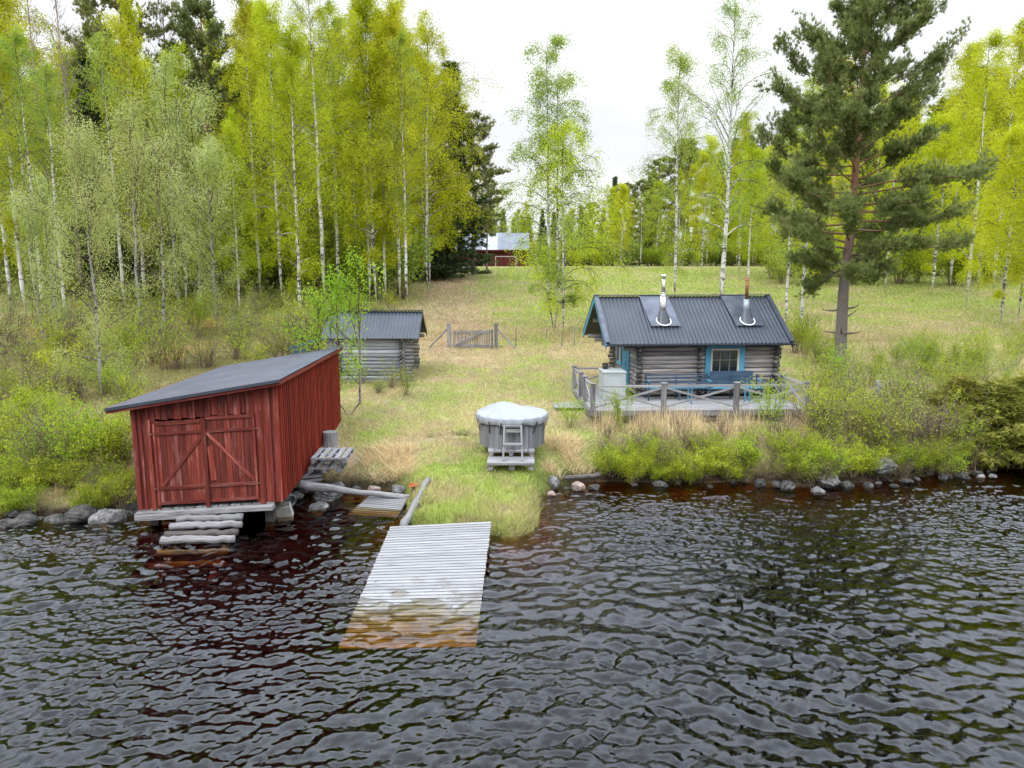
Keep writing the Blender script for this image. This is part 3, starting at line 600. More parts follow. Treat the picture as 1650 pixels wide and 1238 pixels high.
p = atz(466, 806, .30); simple_thing('bucket', 'dented grey zinc bucket lying on its side beside the boathouse corner', 'bucket', lambda b: (b.tube([(0, .16, 0), (0, -.16, 0)], [.10, .14], n=16, cap=False), b.tube([(0, .155, 0), (0, .16, 0)], [.10, .10], n=16), b.tube([(.14*math.cos(a), -.16, .14*math.sin(a)) for a in np.linspace(0, 6.28, 17)], .008, n=5, cap=False)), 'zinc', (p[0], p[1], .34), .5)
p = atz(668, 790, .35); simple_thing('plastic_scrap', 'orange plastic scrap behind the head of the slanting log', 'plastic scrap', lambda b: (b.poly([(-.16, -.05, 0), (.02, -.1, .05), (.18, 0, .03), (.1, .09, 0), (-.1, .07, .04)], (0, 0, .02)), b.tube([(-.14, .05, .06), (0, 0, .1), (.16, .02, .05)], .02, n=6)), 'orange', (p[0], p[1], gz(p[0], p[1])+.03))
# ---------------------------------------------------------------- tub
def tub():
    cx, cy = .0, 20.3; z0 = 1.10
    t = thing('hot_tub', 'round weathered wooden hot tub of upright staves under a pale cover', 'hot tub', (cx, cy, z0), 0); b = MB(); n = 58
    for i in range(n):
        a = i*2*math.pi/n; o = np.array((math.cos(a), math.sin(a), 0)); b.bar(o*.925, o*.955+np.array((0, 0, .86)), .10, .035, o)
    b.build('staves', 'tub_wood', t); b = MB(); a = np.linspace(0, 2*math.pi, 41)
    b.tube(np.stack([.93*np.cos(a), .93*np.sin(a), a*0+.12], 1), .013, n=6, cap=False); b.tube(np.stack([.965*np.cos(a), .965*np.sin(a), a*0+.68], 1), .013, n=6, cap=False); b.build('hoop', 'tub_wood', t, True)
    b = MB(); b.tube([(0, 0, 0), (0, 0, .05)], [.9, .9], n=40); b.build('base', 'dark_wood', t)
    # cover with a peak left of the middle and a drooping hem
    nr, na = 22, 96; V = []; pk = np.array((-.30, .12)); F = []
    for i in range(nr+1):
        f = i/nr
        for j in range(na):
            a = j*2*math.pi/na; rim = 1.035+.008*math.sin(a*9); e = np.array((math.cos(a), math.sin(a)))*rim
            if f <= .7:
                g = f/.7; p = pk*(1-g)+e*g; ridge = math.exp(-((p[1]-.12+.1*p[0])/.16)**2)*max(0, min(1, (1.0-p[0])/1.3))
                z = .90+.29*(1-g)**1.25+.07*ridge*(1-g)*g*3-.015*math.sin(g*3.14)*(.6+.4*math.sin(a*5+1))+.012*math.sin(a*17+3*g)*g+.008*math.sin(a*29-2*g)*g+.012*math.sin(p[0]*9+p[1]*5)*g*(1-g)*4
                if i == 0: z = 1.185
            else:
                g = (f-.7)/.3; hem = .21+.018*math.sin(a*7+.7)+.012*math.sin(a*13); p = e*(1+.022*math.sin(g*3)+.016*g*math.sin(a*23+2*math.sin(a*3))); z = .90-hem*g-.01*g*math.sin(a*11)
            V.append((p[0], p[1], z))
    for i in range(nr):
        for j in range(na): F.append((i*na+j, i*na+(j+1) % na, (i+1)*na+(j+1) % na, (i+1)*na+j))
    b = MB(); V = np.array(V); b.add(V, [f[::-1] for f in F], V, .5); ob = b.build('tub_cover', 'tarp', None, False); ob.location = (cx, cy, z0); tag(ob, 'pale grey tarpaulin cover peaked over the wooden tub', 'cover')
    for a in (-2.2, -1.85, -1.28, -.85, -2.75, -.35):
        a = a-0; o = np.array((math.cos(a), math.sin(a), 0)); s = np.array((-math.sin(a), math.cos(a), 0)); b = MB(); b.bar(o*1.085+np.array((0, 0, .78)), o*.985-s*.07+np.array((0, 0, .44)), .035, .010, o); b.build('strap', 'black', ob)
    pallet('pallet', 'pale pallet carrying the wooden tub', (cx-.02, cy-.66, .955), 0, 1.25, .8, 'deck_wood', 7)
    pf = thing('tub_platform', 'pale low plank platform on blocks in front of the tub', 'platform', (cx-.03, cy-1.32, .80)); b = MB()
    for y in (-.34, -.21, -.08, .05, .18): b.bar((-.64, y, .13), (.64, y, .13), .122, .03)
    b.build('planks', 'deck_wood', pf); b = MB()
    b.bar((-.64, -.385, .10), (.64, -.385, .10), .03, .06)
    b.build('fascia', 'white_wood', pf)
    for x in (-.56, .02, .56): b = MB(); b.bar((x, -.30, -.08), (x, -.30, .10), .16, .1, (0, 1, 0)); b.build('block', 'grey_wood', pf)
    ld = thing('step_ladder', 'white-washed wooden step ladder leaning on the front of the tub', 'ladder', (cx+.02, cy-1.42, .95)); 
    for x in (-.25, .25): b = MB(); b.bar((x*1.05, -.16, .0), (x*.93, .30, .86), .05, .07, (0, -1, .3)); b.build('rail', 'white_wood', ld)
    for k, (z, y) in enumerate(((.42, .02), (.86, .28), (.74, .26))): b = MB(); b.bar((-.27, y+.03, z), (.27, y+.03, z), .16 if k < 1 else .06, .04 if k != 2 else .08); b.build('step', 'white_wood', ld)
tub()
# ---------------------------------------------------------------- gate
def gate():
    y = 36.0; z = 2.16; xl, xr = aty(723.5, 560, y)[0], aty(799.5, 560, y)[0]
    for x, lb, s, hh_ in ((xl, 'left grey gate post with slanting brace', -1, 1.15), (xr, 'right grey gate post with slanting brace', 1, 1.25)):
        t = thing('gate_post', lb, 'post', (x, y, gz(x, y))); b = MB(); b.bar((0, 0, -.2), (0, 0, hh_), .17, .17, (0, 1, 0)); b.build('post', 'grey_wood', t)
        b = MB(); b.bar((0, 0, hh_+.01), (0, 0, hh_+.05), .21, .21, (0, 1, 0)); b.build('cap', 'white_wood', t)
        b = MB(); b.tube([(s*.1, 0, .78*hh_), (s*.95, -.25, .02)], .04, n=7); b.build('brace', 'grey_wood', t)
    a, c = xl+.28, xr-.20; t = thing('gate', 'low grey picket gate with diagonal brace between two posts', 'gate', (a, y-.03, gz((a+c)/2, y)+.02)); w_ = c-a
    b = MB(); b.bar((0, 0, .0), (0, 0, .88), .10, .08, (0, 1, 0)); b.bar((w_, 0, .0), (w_, 0, .95), .10, .08, (0, 1, 0)); b.bar((.05, 0, .80), (w_-.05, 0, .80), .05, .12); b.bar((.05, 0, .10), (w_-.05, 0, .10), .05, .12); b.bar((.1, -.045, .14), (w_-.5, -.045, .76), .04, .10); b.build('frame', 'grey_wood', t)
    n = 20
    for i in range(n): x = .1+(w_-.2)*(i+.5)/n; b = MB(); b.bar((x, .045, .05), (x, .045, .84+.12*random.random()), .045, .022, (0, 1, 0)); b.build('picket', 'grey_wood', t)
    for i, (px, py, hh_) in enumerate(((925, 556, 1.0), (905, 560, .7), (831, 560, 1.0), (880, 548, .6))):
        p = atg(px, py); simple_thing('fence_stake', ['thin leaning fence stake nearest the cabin roof', 'short thin fence stake right of the meadow birch', 'thin fence stake right of the gate', 'short fence stake before the meadow birch'][i], 'stake', lambda b: b.tube([(0, 0, -.1), (.02, 0, hh_)], [.03, .022], n=6), 'grey_wood', p)
gate()
# ---------------------------------------------------------------- log buildings
def logs(b, p0, p1, z0, z1, r=.085, n=None, over=.0, out=(0, -1, 0)):
    """stacked horizontal logs between two ground points; returns log heights"""
    n = n or max(1, round((z1-z0)/(2*r*.92))); st = (z1-z0)/n; d = np.array(p1, float)-np.array(p0, float); d /= np.linalg.norm(d)
    for i in range(n):
        z = z0+st*(i+.5); rr = st*.56*random.uniform(.96, 1.05); a = np.array(p0, float)-d*over*random.uniform(.8, 1.1); c = np.array(p1, float)+d*over*random.uniform(.8, 1.1); a[2] = c[2] = z; mid = (a+c)/2+np.array((0, 0, random.uniform(-.008, .008)))
        b.tube([a, mid, c], [rr, rr*1.0, rr*.97], n=12)
def notch(b, x, y, z0, z1, d, r=.085, L=.20):
    n = max(1, round((z1-z0)/(2*r*.92))); st = (z1-z0)/n; d = np.array(d, float)
    for i in range(n):
        z = z0+st*(i+.95); p = np.array((x, y, z)); b.tube([p-d*.1, p+d*L*random.uniform(.85, 1.15)], st*.46*random.uniform(.9, 1.1), n=9)
def cabin():
    t = thing('log_cabin', 'weathered log sauna cabin with black metal roof and blue window frame', 'log cabin', (3.37, 25.3, 0), .08)
    Lr, Dr, ze, rz_ = 6.94, 4.6, 3.43, 1.62; zb = 1.50; x0, xm, x1 = 1.31, 3.57, 6.48; y0, y1 = .48, 4.1; zt = 3.42
    f = lambda x, y, z: (x, y, z)
    b = MB(); 
    # front wall logs, cut for the window
    wx0, wx1, wz0, wz1 = 4.02, 5.05, 2.36, 3.22
    st = .165; n = int((zt-zb)/st)
    for i in range(n):
        z = zb+.09+i*st; segs = [(x0, x1)] if not (wz0-.05 < z < wz1+.05) else [(x0, wx0), (wx1, x1)]
        for a, c in segs: b.tube([(a, y0, z), ((a+c)/2, y0, z+random.uniform(-.006, .006)), (c, y0, z)], st*.56*random.uniform(.97, 1.05), n=12)
    w_ = b.build('front_wall', 'log_wood', t, True)
    b = MB(); b.bar((x0+.05, y0+.06, zb), (x1-.05, y0+.06, zb+.01), .02, .02); 
    b.poly([(x0+.05, y0+.04, zb), (wx0, y0+.04, zb), (wx0, y0+.04, zt), (x0+.05, y0+.04, zt)], (0, .03, 0)); b.poly([(wx1, y0+.04, zb), (x1-.05, y0+.04, zb), (x1-.05, y0+.04, zt), (wx1, y0+.04, zt)], (0, .03, 0)); b.poly([(wx0, y0+.04, zb), (wx1, y0+.04, zb), (wx1, y0+.04, wz0), (wx0, y0+.04, wz0)], (0, .03, 0))
    b.build('caulking', 'dark_wood', t)
    # gable walls with door and small window openings on the left one
    GW = {x0: MB(), x1: MB()}; ridge_y = Dr/2
    for i in range(24):
        z = zb+.09+i*st
        if z > ze+rz_-.15: break
        ya, yb = (y0, y1) if z < ze else (max(y0, (z-ze)/rz_*ridge_y+.08), min(y1, Dr-(z-ze)/rz_*ridge_y-.08))
        if yb-ya < .2: break
        for xw in (x0, x1):
            b = GW[xw]; segs = [(ya, yb)]
            if xw == x0: segs = [(ya, 1.55), (2.35, 2.75), (3.35, yb)] if 2.45 < z < 3.25 else ([(ya, 1.55), (2.35, yb)] if z < 3.3 else segs)
            for a, c in segs:
                if c-a > .1: b.tube([(xw, a, z), (xw, c, z)], st*.56, n=12)
    for b in GW.values(): b.build('gable_wall', 'log_wood', t, True)
    b = MB(); logs(b, (x0, y1, 0), (x1, y1, 0), zb, zt, .09); b.build('rear_wall', 'log_wood', t, True)
    for q in ((x0, y0, (0, -1, 0), .24), (xm, y0, (0, -1, 0), .24), (x1, y0, (0, -1, 0), .24), (x1, y0, (1, 0, 0), .2), (x0, y1, (-1, 0, 0), .3), (x0, y1, (0, 1, 0), .25)): b = MB(); notch(b, q[0], q[1], zb, zt-.05, q[2], L=q[3]); b.build('corner_notch', 'log_dark', t, True)
    b = MB()
    for (y, z, L_) in ((y0, 3.42, .95), (y0+.02, 3.26, .55), (y1, 3.42, 1.2), (y1, 3.26, .9), (y1, 3.09, .6), (ridge_y, ze+rz_-.16, 1.2), (1.3, 4.12, 1.15), (3.3, 4.12, 1.15)):
        b.tube([(x0+.1, y, z), (x0-L_, y, z)], .085, n=10); 
    for (y, z) in ((ridge_y, ze+rz_-.16), (1.3, 4.12), (3.3, 4.12)): b.tube([(x1-.1, y, z), (x1+.38, y, z)], .085, n=10)
    b.build('purlin', 'grey_wood', t, True)
    # roof: corrugated sheets on both slopes
    rf_ = MB(); rf_.corr((Lr, 0, ze+.05), (-Lr, 0, 0), (0, Dr/2, rz_), 46, .028); rf_.v[-1] = rf_.v[-1]; roof = rf_.build('roof', 'roof', t)
    b = MB(); b.corr((0, Dr, ze+.05), (Lr, 0, 0), (0, -Dr/2, rz_), 46, .028); b.build('rear_slope', 'roof', roof)
    b = MB(); 
    for s, (ya, yb) in enumerate(((.04, Dr/2), (Dr-.04, Dr/2))):
        b.poly([(.03, ya, ze-.02), (Lr-.03, ya, ze-.02), (Lr-.03, yb, ze+rz_-.04), (.03, yb, ze+rz_-.04)], (0, 0, .035))
    b.build('underlay', 'dark_wood', roof)
    sl = rz_/(Dr/2)
    def on(x, y, h=.085): return (x, y, ze+.05+y*sl+h)
    b = MB(); b.bar((-.02, Dr/2, ze+rz_+.095), (Lr+.02, Dr/2, ze+rz_+.095), .20, .035); b.build('ridge_cap', 'roof', roof)
    for xx in (.05, Lr-.05):
        b = MB(); b.bar(on(xx, -.01, .055), on(xx, Dr/2, .055), .16, .05, (0, -sl, 1)); b.bar((xx, Dr+.01, ze+.10), (xx, Dr/2, ze+rz_+.10), .16, .05, (0, sl, 1)); b.build('verge_trim', 'roof_light' if xx < 1 else 'roof', roof)
    for k, (xa, xb, ya) in enumerate(((1.72, 2.95, .72), (4.95, 6.1, .72))):
        yb = Dr/2-.03; b = MB(); b.poly([on(xa+.1, ya, .066), on(xb, ya, .066), on(xb-.1, yb, .066), on(xa, yb, .066)], (0, -.01, .012)); fl = b.build('flashing', 'roof_light', roof)
        xc, yc = ((2.35, 1.05), (5.55, 1.05))[k]; zc = ze+.05+yc*sl; a = np.linspace(0, 2*math.pi, 25)
        b = MB(); up = np.array((0, 1, sl)); up /= np.linalg.norm(up); b.tube([np.array(on(xc, yc-.12, .10))+np.array((math.cos(q)*.27, 0, 0))+up*math.sin(q)*.27 for q in a], .025, n=6, cap=False); b.build('seal', 'white_seal', roof, True)
        nrm = np.array((0, -sl, 1)); nrm /= np.linalg.norm(nrm); c0_ = np.array(on(xc, yc-.12, .075)); b = MB(); ring = lambda r, h: [c0_+np.array((math.cos(q)*r, 0, 0))+up*math.sin(q)*r+nrm*h for q in a[:-1]]
        V = ring(.26, .01)+[np.array((xc+math.cos(q)*.12, yc+.06+math.sin(q)*.12, zc+.42)) for q in a[:-1]]; V = np.array(V); b.add(V, [(i, (i+1) % 24, 24+(i+1) % 24, 24+i) for i in range(24)], V, .5); b.build('chimney_collar', 'roof', roof, True)
        b = MB(); y_ = yc+.06
        if k == 0:
            b.tube([(xc, y_, zc+.15), (xc, y_, zc+.95)], .125, n=20); b.tube([(xc, y_, zc+.95), (xc, y_, zc+1.62)], .068, n=16); b.tube([(xc, y_, zc+.94), (xc, y_, zc+.98)], .135, n=20); b.tube([(xc, y_, zc+1.66), (xc, y_, zc+1.72)], [.15, .10], n=18); b.tube([(xc, y_, zc+1.02), (xc, y_, zc+1.05)], .09, n=16)
            for q in (0, 2.1, 4.2): b.bar((xc+.07*math.cos(q), y_+.07*math.sin(q), zc+1.6), (xc+.07*math.cos(q), y_+.07*math.sin(q), zc+1.68), .012, .012, (0, 1, 0))
            b.build('chimney', 'steel', roof, True)
        else:
            b.tube([(xc, y_, zc+.15), (xc, y_, zc+.80)], .115, n=20); ch = b.build('chimney', 'zinc', roof, True)
            b = MB(); b.tube([(xc, y_, zc+.80), (xc, y_, zc+1.62)], [.062, .058], n=16); b.tube([(xc, y_, zc+1.5), (xc, y_, zc+1.52)], .07, n=16); b.build('flue_pipe', 'rust', ch, True)
    b = MB(); a = np.linspace(math.pi, 2*math.pi, 9); V = []
    for xx in (-.02, Lr+.03): V += [(xx, -.07+.065*math.cos(q), ze+.03+.065*math.sin(q)) for q in a]+[(xx, -.07+.058*math.cos(q), ze+.03+.058*math.sin(q)) for q in a[::-1]]
    k = 18; b.add(V, [(i, (i+1) % k, k+(i+1) % k, k+i) for i in range(k)]+[tuple(range(k))[::-1], tuple(range(k, 2*k))], V, .5)
    gt = b.build('gutter', 'roof', t, False)
    for i in range(6): b = MB(); b.bar((.45+i*1.2, -.14, ze+.00), (.45+i*1.2, .02, ze+.05), .03, .10); b.build('bracket', 'roof', gt)
    # blue bargeboards on the left gable, dark on the right
    for xx, mt in ((.0, 'blue'), (Lr-.02, 'roof')):
        for (ya, yb) in ((-.02, Dr/2), (Dr+.02, Dr/2)):
            b = MB(); b.bar((xx, ya, ze-.06), (xx, yb, ze+rz_-.05), .035, .17, (0, 0, 1)); b.build('bargeboard', mt, t)
    # window
    wt = MB(); 
    X0, X1, Z0, Z1 = 4.0, 5.07, 2.34, 3.24; yy = y0-.11
    wt.bar((X0-.10, yy, Z0-.14), (X0-.10, yy, Z1+.12), .20, .05, (0, 1, 0)); wt.bar((X1+.10, yy, Z0-.14), (X1+.10, yy, Z1+.12), .20, .05, (0, 1, 0)); wt.bar((X0-.2, yy-.003, Z1+.10), (X1+.2, yy-.003, Z1+.10), .05, .20); wt.bar((X0-.0, yy-.003, Z0-.08), (X1+.0, yy-.003, Z0-.08), .05, .17)
    wn = wt.build('window', 'blue', t); b = MB()
    b.bar((X0+.03, yy+.01, Z0), (X0+.03, yy+.01, Z1), .06, .05, (0, 1, 0)); b.bar((X1-.03, yy+.01, Z0), (X1-.03, yy+.01, Z1), .06, .05, (0, 1, 0)); b.bar((X0+.06, yy+.01, Z1-.03), (X1-.06, yy+.01, Z1-.03), .05, .06); b.bar((X0+.06, yy+.01, Z0+.03), (X1-.06, yy+.01, Z0+.03), .05, .06)
    b.build('frame', 'cream_wood', wn); b = MB()
    for q in (1/3, 2/3): b.bar((X0+(X1-X0)*q, yy+.02, Z0+.06), (X0+(X1-X0)*q, yy+.02, Z1-.06), .022, .02, (0, 1, 0))
    b.bar((X0+.06, yy+.018, (Z0+Z1)/2+.03), (X1-.06, yy+.018, (Z0+Z1)/2+.03), .02, .022); b.build('muntin', 'white_wood', wn)
    b = MB(); b.bar((X0+.05, yy+.04, (Z0+Z1)/2), (X1-.05, yy+.04, (Z0+Z1)/2), .01, Z1-Z0-.1); b.build('pane', 'glass', wn)
    # left gable: door and small window
    xx = x0-.10; b = MB(); b.bar((xx, 1.50, zb), (xx, 1.50, 3.32), .05, .13, (0, 1, 0)); b.bar((xx, 2.42, zb), (xx, 2.42, 3.32), .05, .13, (0, 1, 0)); b.bar((xx-.003, 1.43, 3.37), (xx-.003, 2.49, 3.37), .05, .12)
    fr = b.build('door_frame', 'blue', t)
    dr = MB()
    for i in range(6): dr.bar((xx-.02-.095*i*.0, 1.60+.135*i, zb+.04), (xx-.02, 1.60+.135*i, 3.27), .03, .13, (0, 1, 0))
    d = dr.build('door', 'blue', t); b = MB(); b.tube([(xx-.05, 1.66, 2.45), (xx-.09, 1.66, 2.45), (xx-.09, 1.66, 2.60), (xx-.05, 1.66, 2.60)], .012, n=6); b.build('handle', 'black', d)
    b = MB(); 
    for y in (2.70, 3.40): b.bar((xx, y, 2.36), (xx, y, 3.34), .05, .13, (0, 1, 0))
    b.bar((xx-.003, 2.64, 3.30), (xx-.003, 3.46, 3.30), .05, .12); b.bar((xx-.003, 2.64, 2.42), (xx-.003, 3.46, 2.42), .05, .12); sw = b.build('window', 'blue', t)
    b = MB(); b.bar((xx+.02, 2.76, 2.86), (xx+.02, 3.34, 2.86), .01, .76); b.build('pane', 'glass', sw); b = MB(); b.bar((xx-.006, 3.05, 2.48), (xx-.006, 3.05, 3.24), .03, .05, (0, 1, 0)); b.bar((xx-.006, 2.80, 2.48), (xx-.006, 2.80, 3.24), .03, .05, (0, 1, 0)); b.build('frame', 'cream_wood', sw)
    b = MB()
    for (x, y) in ((x0, y0), (xm, y0), (x1, y0), (x0, y1), (x1, y1)): b.bar((x, y, 1.0), (x, y, 1.5), .3, .3, (0, 1, 0))
    b.build('foundation_stone', 'concrete', t)
cabin()
def terrace():
    o = (2.62, 23.0); th = .05; t = thing('terrace', 'pale plank terrace with cross-braced grey railing round the log cabin', 'terrace', (*o, 0), th); zd = 1.50; W = 7.3; D = 4.6
    b = MB(); n = 18
    for i in range(n): y = .07+i*.142; b.bar((0.02, y, zd-.014), (W-.02, y, zd-.014), .132, .028)
    for i in range(14): y = .07+(n+i)*.142; b.bar((0.02, y, zd-.014), (1.75, y, zd-.014), .132, .028); 
    for i in range(14): y = .07+(n+i)*.142; b.bar((7.05, y, zd-.014), (W-.02, y, zd-.014), .132, .028) if i < 8 else None
    b.build('floor', 'deck_wood', t)
    b = MB(); b.bar((-.03, -.02, zd-.10), (W+.03, -.02, zd-.10), .04, .17); b.bar((-.025, 0.02, zd-.10), (-.025, D, zd-.10), .04, .17); b.bar((W+.02, .02, zd-.10), (W+.02, 3.7, zd-.10), .04, .17); b.build('fascia', 'grey_wood', t)
    b = MB(); b.bar((.0, .10, zd-.28), (W, .10, zd-.28), .12, .16); b.bar((0, 2.3, zd-.28), (W, 2.3, zd-.28), .12, .16); b.build('beam', 'dark_wood', t)
    for x, y in ((.3, .12), (2.5, .12), (4.9, .12), (7.0, .12), (.3, 2.3), (7.0, 2.3)): b = MB(); b.bar((x, y, gz(o[0]+x, o[1]+y)-.3), (x, y, zd-.36), .14, .14, (0, 1, 0)); b.build('support', 'grey_wood', t)
    posts = [(0.05, .06), (2.42, .06), (4.87, .06), (W-.06, .06)]; h = .88
    side = [(.05, 1.75), (.05, 2.75), (.05, 4.55)]
    for (x, y) in posts+side+[(W-.06, 1.9), (W-.06, 3.6)]:
        b = MB(); b.bar((x, y, zd), (x, y, zd+h), .15, .15, (0, 1, 0)); p = b.build('post', 'grey_wood', t); b = MB(); b.bar((x, y, zd+h+.003), (x, y, zd+h+.035), .19, .19, (0, 1, 0)); b.build('cap', 'white_wood', p)
    def bay(p, q, ft=.0):
        p = np.array(p, float); q = np.array(q, float); d = (q-p)/np.linalg.norm(q-p); a = p+d*.08; c = q-d*.08; nrm = np.array((d[1], -d[0]))*.0
        P = lambda v, z: (v[0], v[1], zd+z)
        b = MB(); b.bar(P(a, .80), P(c, .80), .05, .075); b.build('rail', 'deck_wood', t)
        b = MB(); b.bar(P(a, .10), P(c, .74), .035, .06); s = np.array((d[1], -d[0]))*.04; b.bar(P(a+s, .74), P(c+s, .10), .035, .06); b.build('cross_brace', 'deck_wood', t)
    for a, c in ((posts[0], posts[1]), (posts[1], posts[2]), (posts[2], posts[3]), (posts[0], side[0]), (side[1], side[2]), (posts[3], (W-.06, 1.9)), ((W-.06, 1.9), (W-.06, 3.6))): bay(a, c)
    b = MB(); b.bar((.13, 4.55, zd+.80), (1.6, 4.55, zd+.80), .05, .075); b.bar((.13, 4.55, zd+.2), (1.6, 4.55, zd+.7), .035, .06); b.build('rail', 'deck_wood', t)
    st_ = thing('step', 'wide pale plank step at the left entrance of the terrace', 'step', (o[0]-.62, o[1]+2.2, 1.22), th); b = MB()
    for i in range(6): b.bar((-.5, -.45+i*.18, .06), (.5, -.45+i*.18, .06), .165, .03)
    b.build('planks', 'deck_wood', st_); b = MB(); b.bar((-.45, -.5, -.02), (-.45, .5, -.02), .08, .12); b.bar((.45, -.5, -.02), (.45, .5, -.02), .08, .12); b.build('joist', 'grey_wood', st_)
    # furniture
    c = thing('storage_cabinet', 'white panelled storage box at the left end of the terrace', 'storage box', (o[0]+1.02, o[1]+2.55, zd), th); b = MB(); b.bar((0, 0, .02), (0, 0, .98), .78, 1.1, (0, 1, 0)); body = b.build('body', 'white_paint', c)
    b = MB(); b.bar((-.42, 0, 1.0), (.42, 0, 1.0), 1.16, .035); b.build('lid', 'white_paint', c); b = MB()
    for (x, z, w_, h_) in ((0, .9, .62, .02), (0, .12, .62, .02), (-.31, .51, .02, .76), (.31, .51, .02, .76)): b.bar((x, -.556, z-h_/2), (x, -.556, z+h_/2), w_, .012, (0, 1, 0))
    b.build('panel_moulding', 'white_paint', c)
    k = MB(); k.tube([(0, 0, 0), (0, 0, .2)], [.10, .11], n=14); k.tube([(0, 0, .2), (0, 0, .22)], [.12, .06], n=14); pot = k.build('pot', 'black', None, True); pot.location = (o[0]+.8, o[1]+2.85, zd+1.018); tag(pot, 'small black pot standing on the white storage box', 'pot')
    for bx, w_, lb, hb in ((3.35, 2.35, 'long blue-grey bench along the cabin wall left of the window', .0), (5.35, 2.0, 'blue-grey bench with dark back panel below the cabin window', 1)):
        bn = thing('bench', lb, 'bench', (o[0]+bx, o[1]+2.2+.06*bx/7, zd), .07); b = MB()
        for i in range(3): b.bar((-w_/2, -.22+i*.15, .43), (w_/2, -.22+i*.15, .43), .13, .03)
        b.build('seat', 'blue', bn); b = MB(); 
        if hb: b.bar((-w_/2+.2, .26, .73), (w_/2-.2, .26, .73), .03, .50)
        else:
            for z in (.58, .72, .85): b.bar((-w_/2, .24, z), (w_/2, .24, z), .03, .06)
        b.build('backrest', 'blue_dark', bn)
        for x in (-w_/2+.05, 0, w_/2-.05):
            b = MB(); b.bar((x, -.24, 0), (x, -.24, .42 if x == 0 else .66), .05, .05, (0, 1, 0)); b.build('leg', 'blue_dark', bn); b = MB(); b.bar((x, .22, 0), (x, .22, .86), .05, .05, (0, 1, 0)); b.build('leg', 'blue_dark', bn)
        b = MB()
        for x in (-w_/2+.05, w_/2-.05): b.bar((x, -.27, .68), (x, .25, .68), .05, .035)
        b.build('armrest', 'blue', bn)
    tb = thing('table', 'narrow blue-grey table frame standing before the benches on the terrace', 'table', (o[0]+4.6, o[1]+1.45, zd), .05); b = MB(); b.bar((-1.05, -.22, .70), (1.05, -.22, .70), .05, .035); b.bar((-1.05, .22, .70), (1.05, .22, .70), .05, .035); b.bar((-1.05, -.2, .70), (-1.05, .2, .70), .05, .035); b.bar((1.05, -.2, .70), (1.05, .2, .70), .05, .035)
    for i in range(5): b.bar((-1.0+i*.5, -.2, .695), (-1.0+i*.5, .2, .695), .05, .03)
    b.build('top_frame', 'blue_dark', tb)
    for x in (-1.02, 1.02):
        for y in (-.2, .2): b = MB(); b.bar((x, y, 0), (x, y, .68), .04, .04, (0, 1, 0)); b.build('leg', 'blue', tb)
terrace()
def log_shed():
    t = thing('log_shed', 'small silver-grey log shed with dark corrugated roof behind the boathouse', 'shed', (-7.75, 28.6, 0), 0); zb = 1.5; x0, x1, y0, y1 = .25, 3.35, .35, 2.6; ze = 3.36; rz_ = 1.02; Dr = 2.95; Lr = 3.98
    b = MB(); logs(b, (x0, y0, 0), (x1, y0, 0), zb, ze-.03, .085); b.build('front_wall', 'shed_log', t, True)
    for xw in (x0, x1):
        b = MB(); logs(b, (xw, y0, 0), (xw, y1, 0), zb+.08, ze+.05, .085)
        for i in range(4): b.tube([(xw, .55+.24*i, ze+.12+.17*i), (xw, 2.4-.24*i, ze+.12+.17*i)], .085, n=10)
        b.build('gable_wall', 'log_wood', t, True)
    b = MB(); logs(b, (x0, y1, 0), (x1, y1, 0), zb, ze, .085); b.build('rear_wall', 'shed_log', t, True)
    for q in (x1-.12, x0+.4): b = MB(); notch(b, q, y0, zb, ze-.05, (0, -1, 0), L=.17); b.build('corner_notch', 'log_dark', t, True)
    b = MB(); notch(b, x1, y0, zb, ze-.05, (1, 0, 0), L=.34); b.build('log_end', 'grey_wood', t, True); b = MB(); notch(b, x1, y1, zb, ze-.05, (1, 0, 0), L=.3); b.build('log_end', 'grey_wood', t, True)
    for q in ((1.48, ze+rz_-.16), (2.75, ze-.1)): b = MB(); b.tube([(x1, q[0], q[1]), (x1+.5, q[0], q[1])], .08, n=9); b.build('purlin', 'grey_wood', t, True)
    b = MB(); b.corr((Lr, 0, ze+.02), (-Lr, 0, 0), (0, Dr/2, rz_), 27, .03); rf = b.build('roof', 'roof', t); b = MB(); b.corr((0, Dr, ze+.02), (Lr, 0, 0), (0, -Dr/2, rz_), 27, .03); b.build('rear_slope', 'roof', rf)
    b = MB(); b.bar((-.02, Dr/2, ze+rz_+.06), (Lr+.02, Dr/2, ze+rz_+.06), .22, .035); b.build('ridge_cap', 'roof', rf)
    b = MB()
    for (ya, yb) in ((0, Dr/2), (Dr, Dr/2)): b.bar((Lr-.02, ya, ze-.06), (Lr-.02, yb, ze+rz_-.06), .03, .12, (0, 0, 1)); b.bar((.02, ya, ze-.06), (.02, yb, ze+rz_-.06), .03, .12, (0, 0, 1))
    b.build('bargeboard', 'dark_wood', t)
    b = MB(); b.bar((x1-.1, y0-.08, zb-.3), (x1-.1, y0-.08, zb-.01), .26, .2, (0, 1, 0)); b.bar((x0+.3, y0-.05, zb-.3), (x0+.3, y0-.05, zb-.01), .26, .2, (0, 1, 0)); b.build('foundation_block', 'concrete', t)
log_shed()
p, q = aty(466, 562, 30.5), aty(520, 546, 30.5); p2, q2 = aty(470, 569, 30.0), aty(500, 562, 30.0)
simple_thing('blue_plank', 'long blue painted plank propped beside the small log shed', 'plank', lambda b: b.bar(p, q, .06, .14), 'blue_dark')
simple_thing('blue_plank', 'shorter blue painted plank below the long one by the log shed', 'plank', lambda b: b.bar(p2, q2, .06, .12), 'blue_dark')
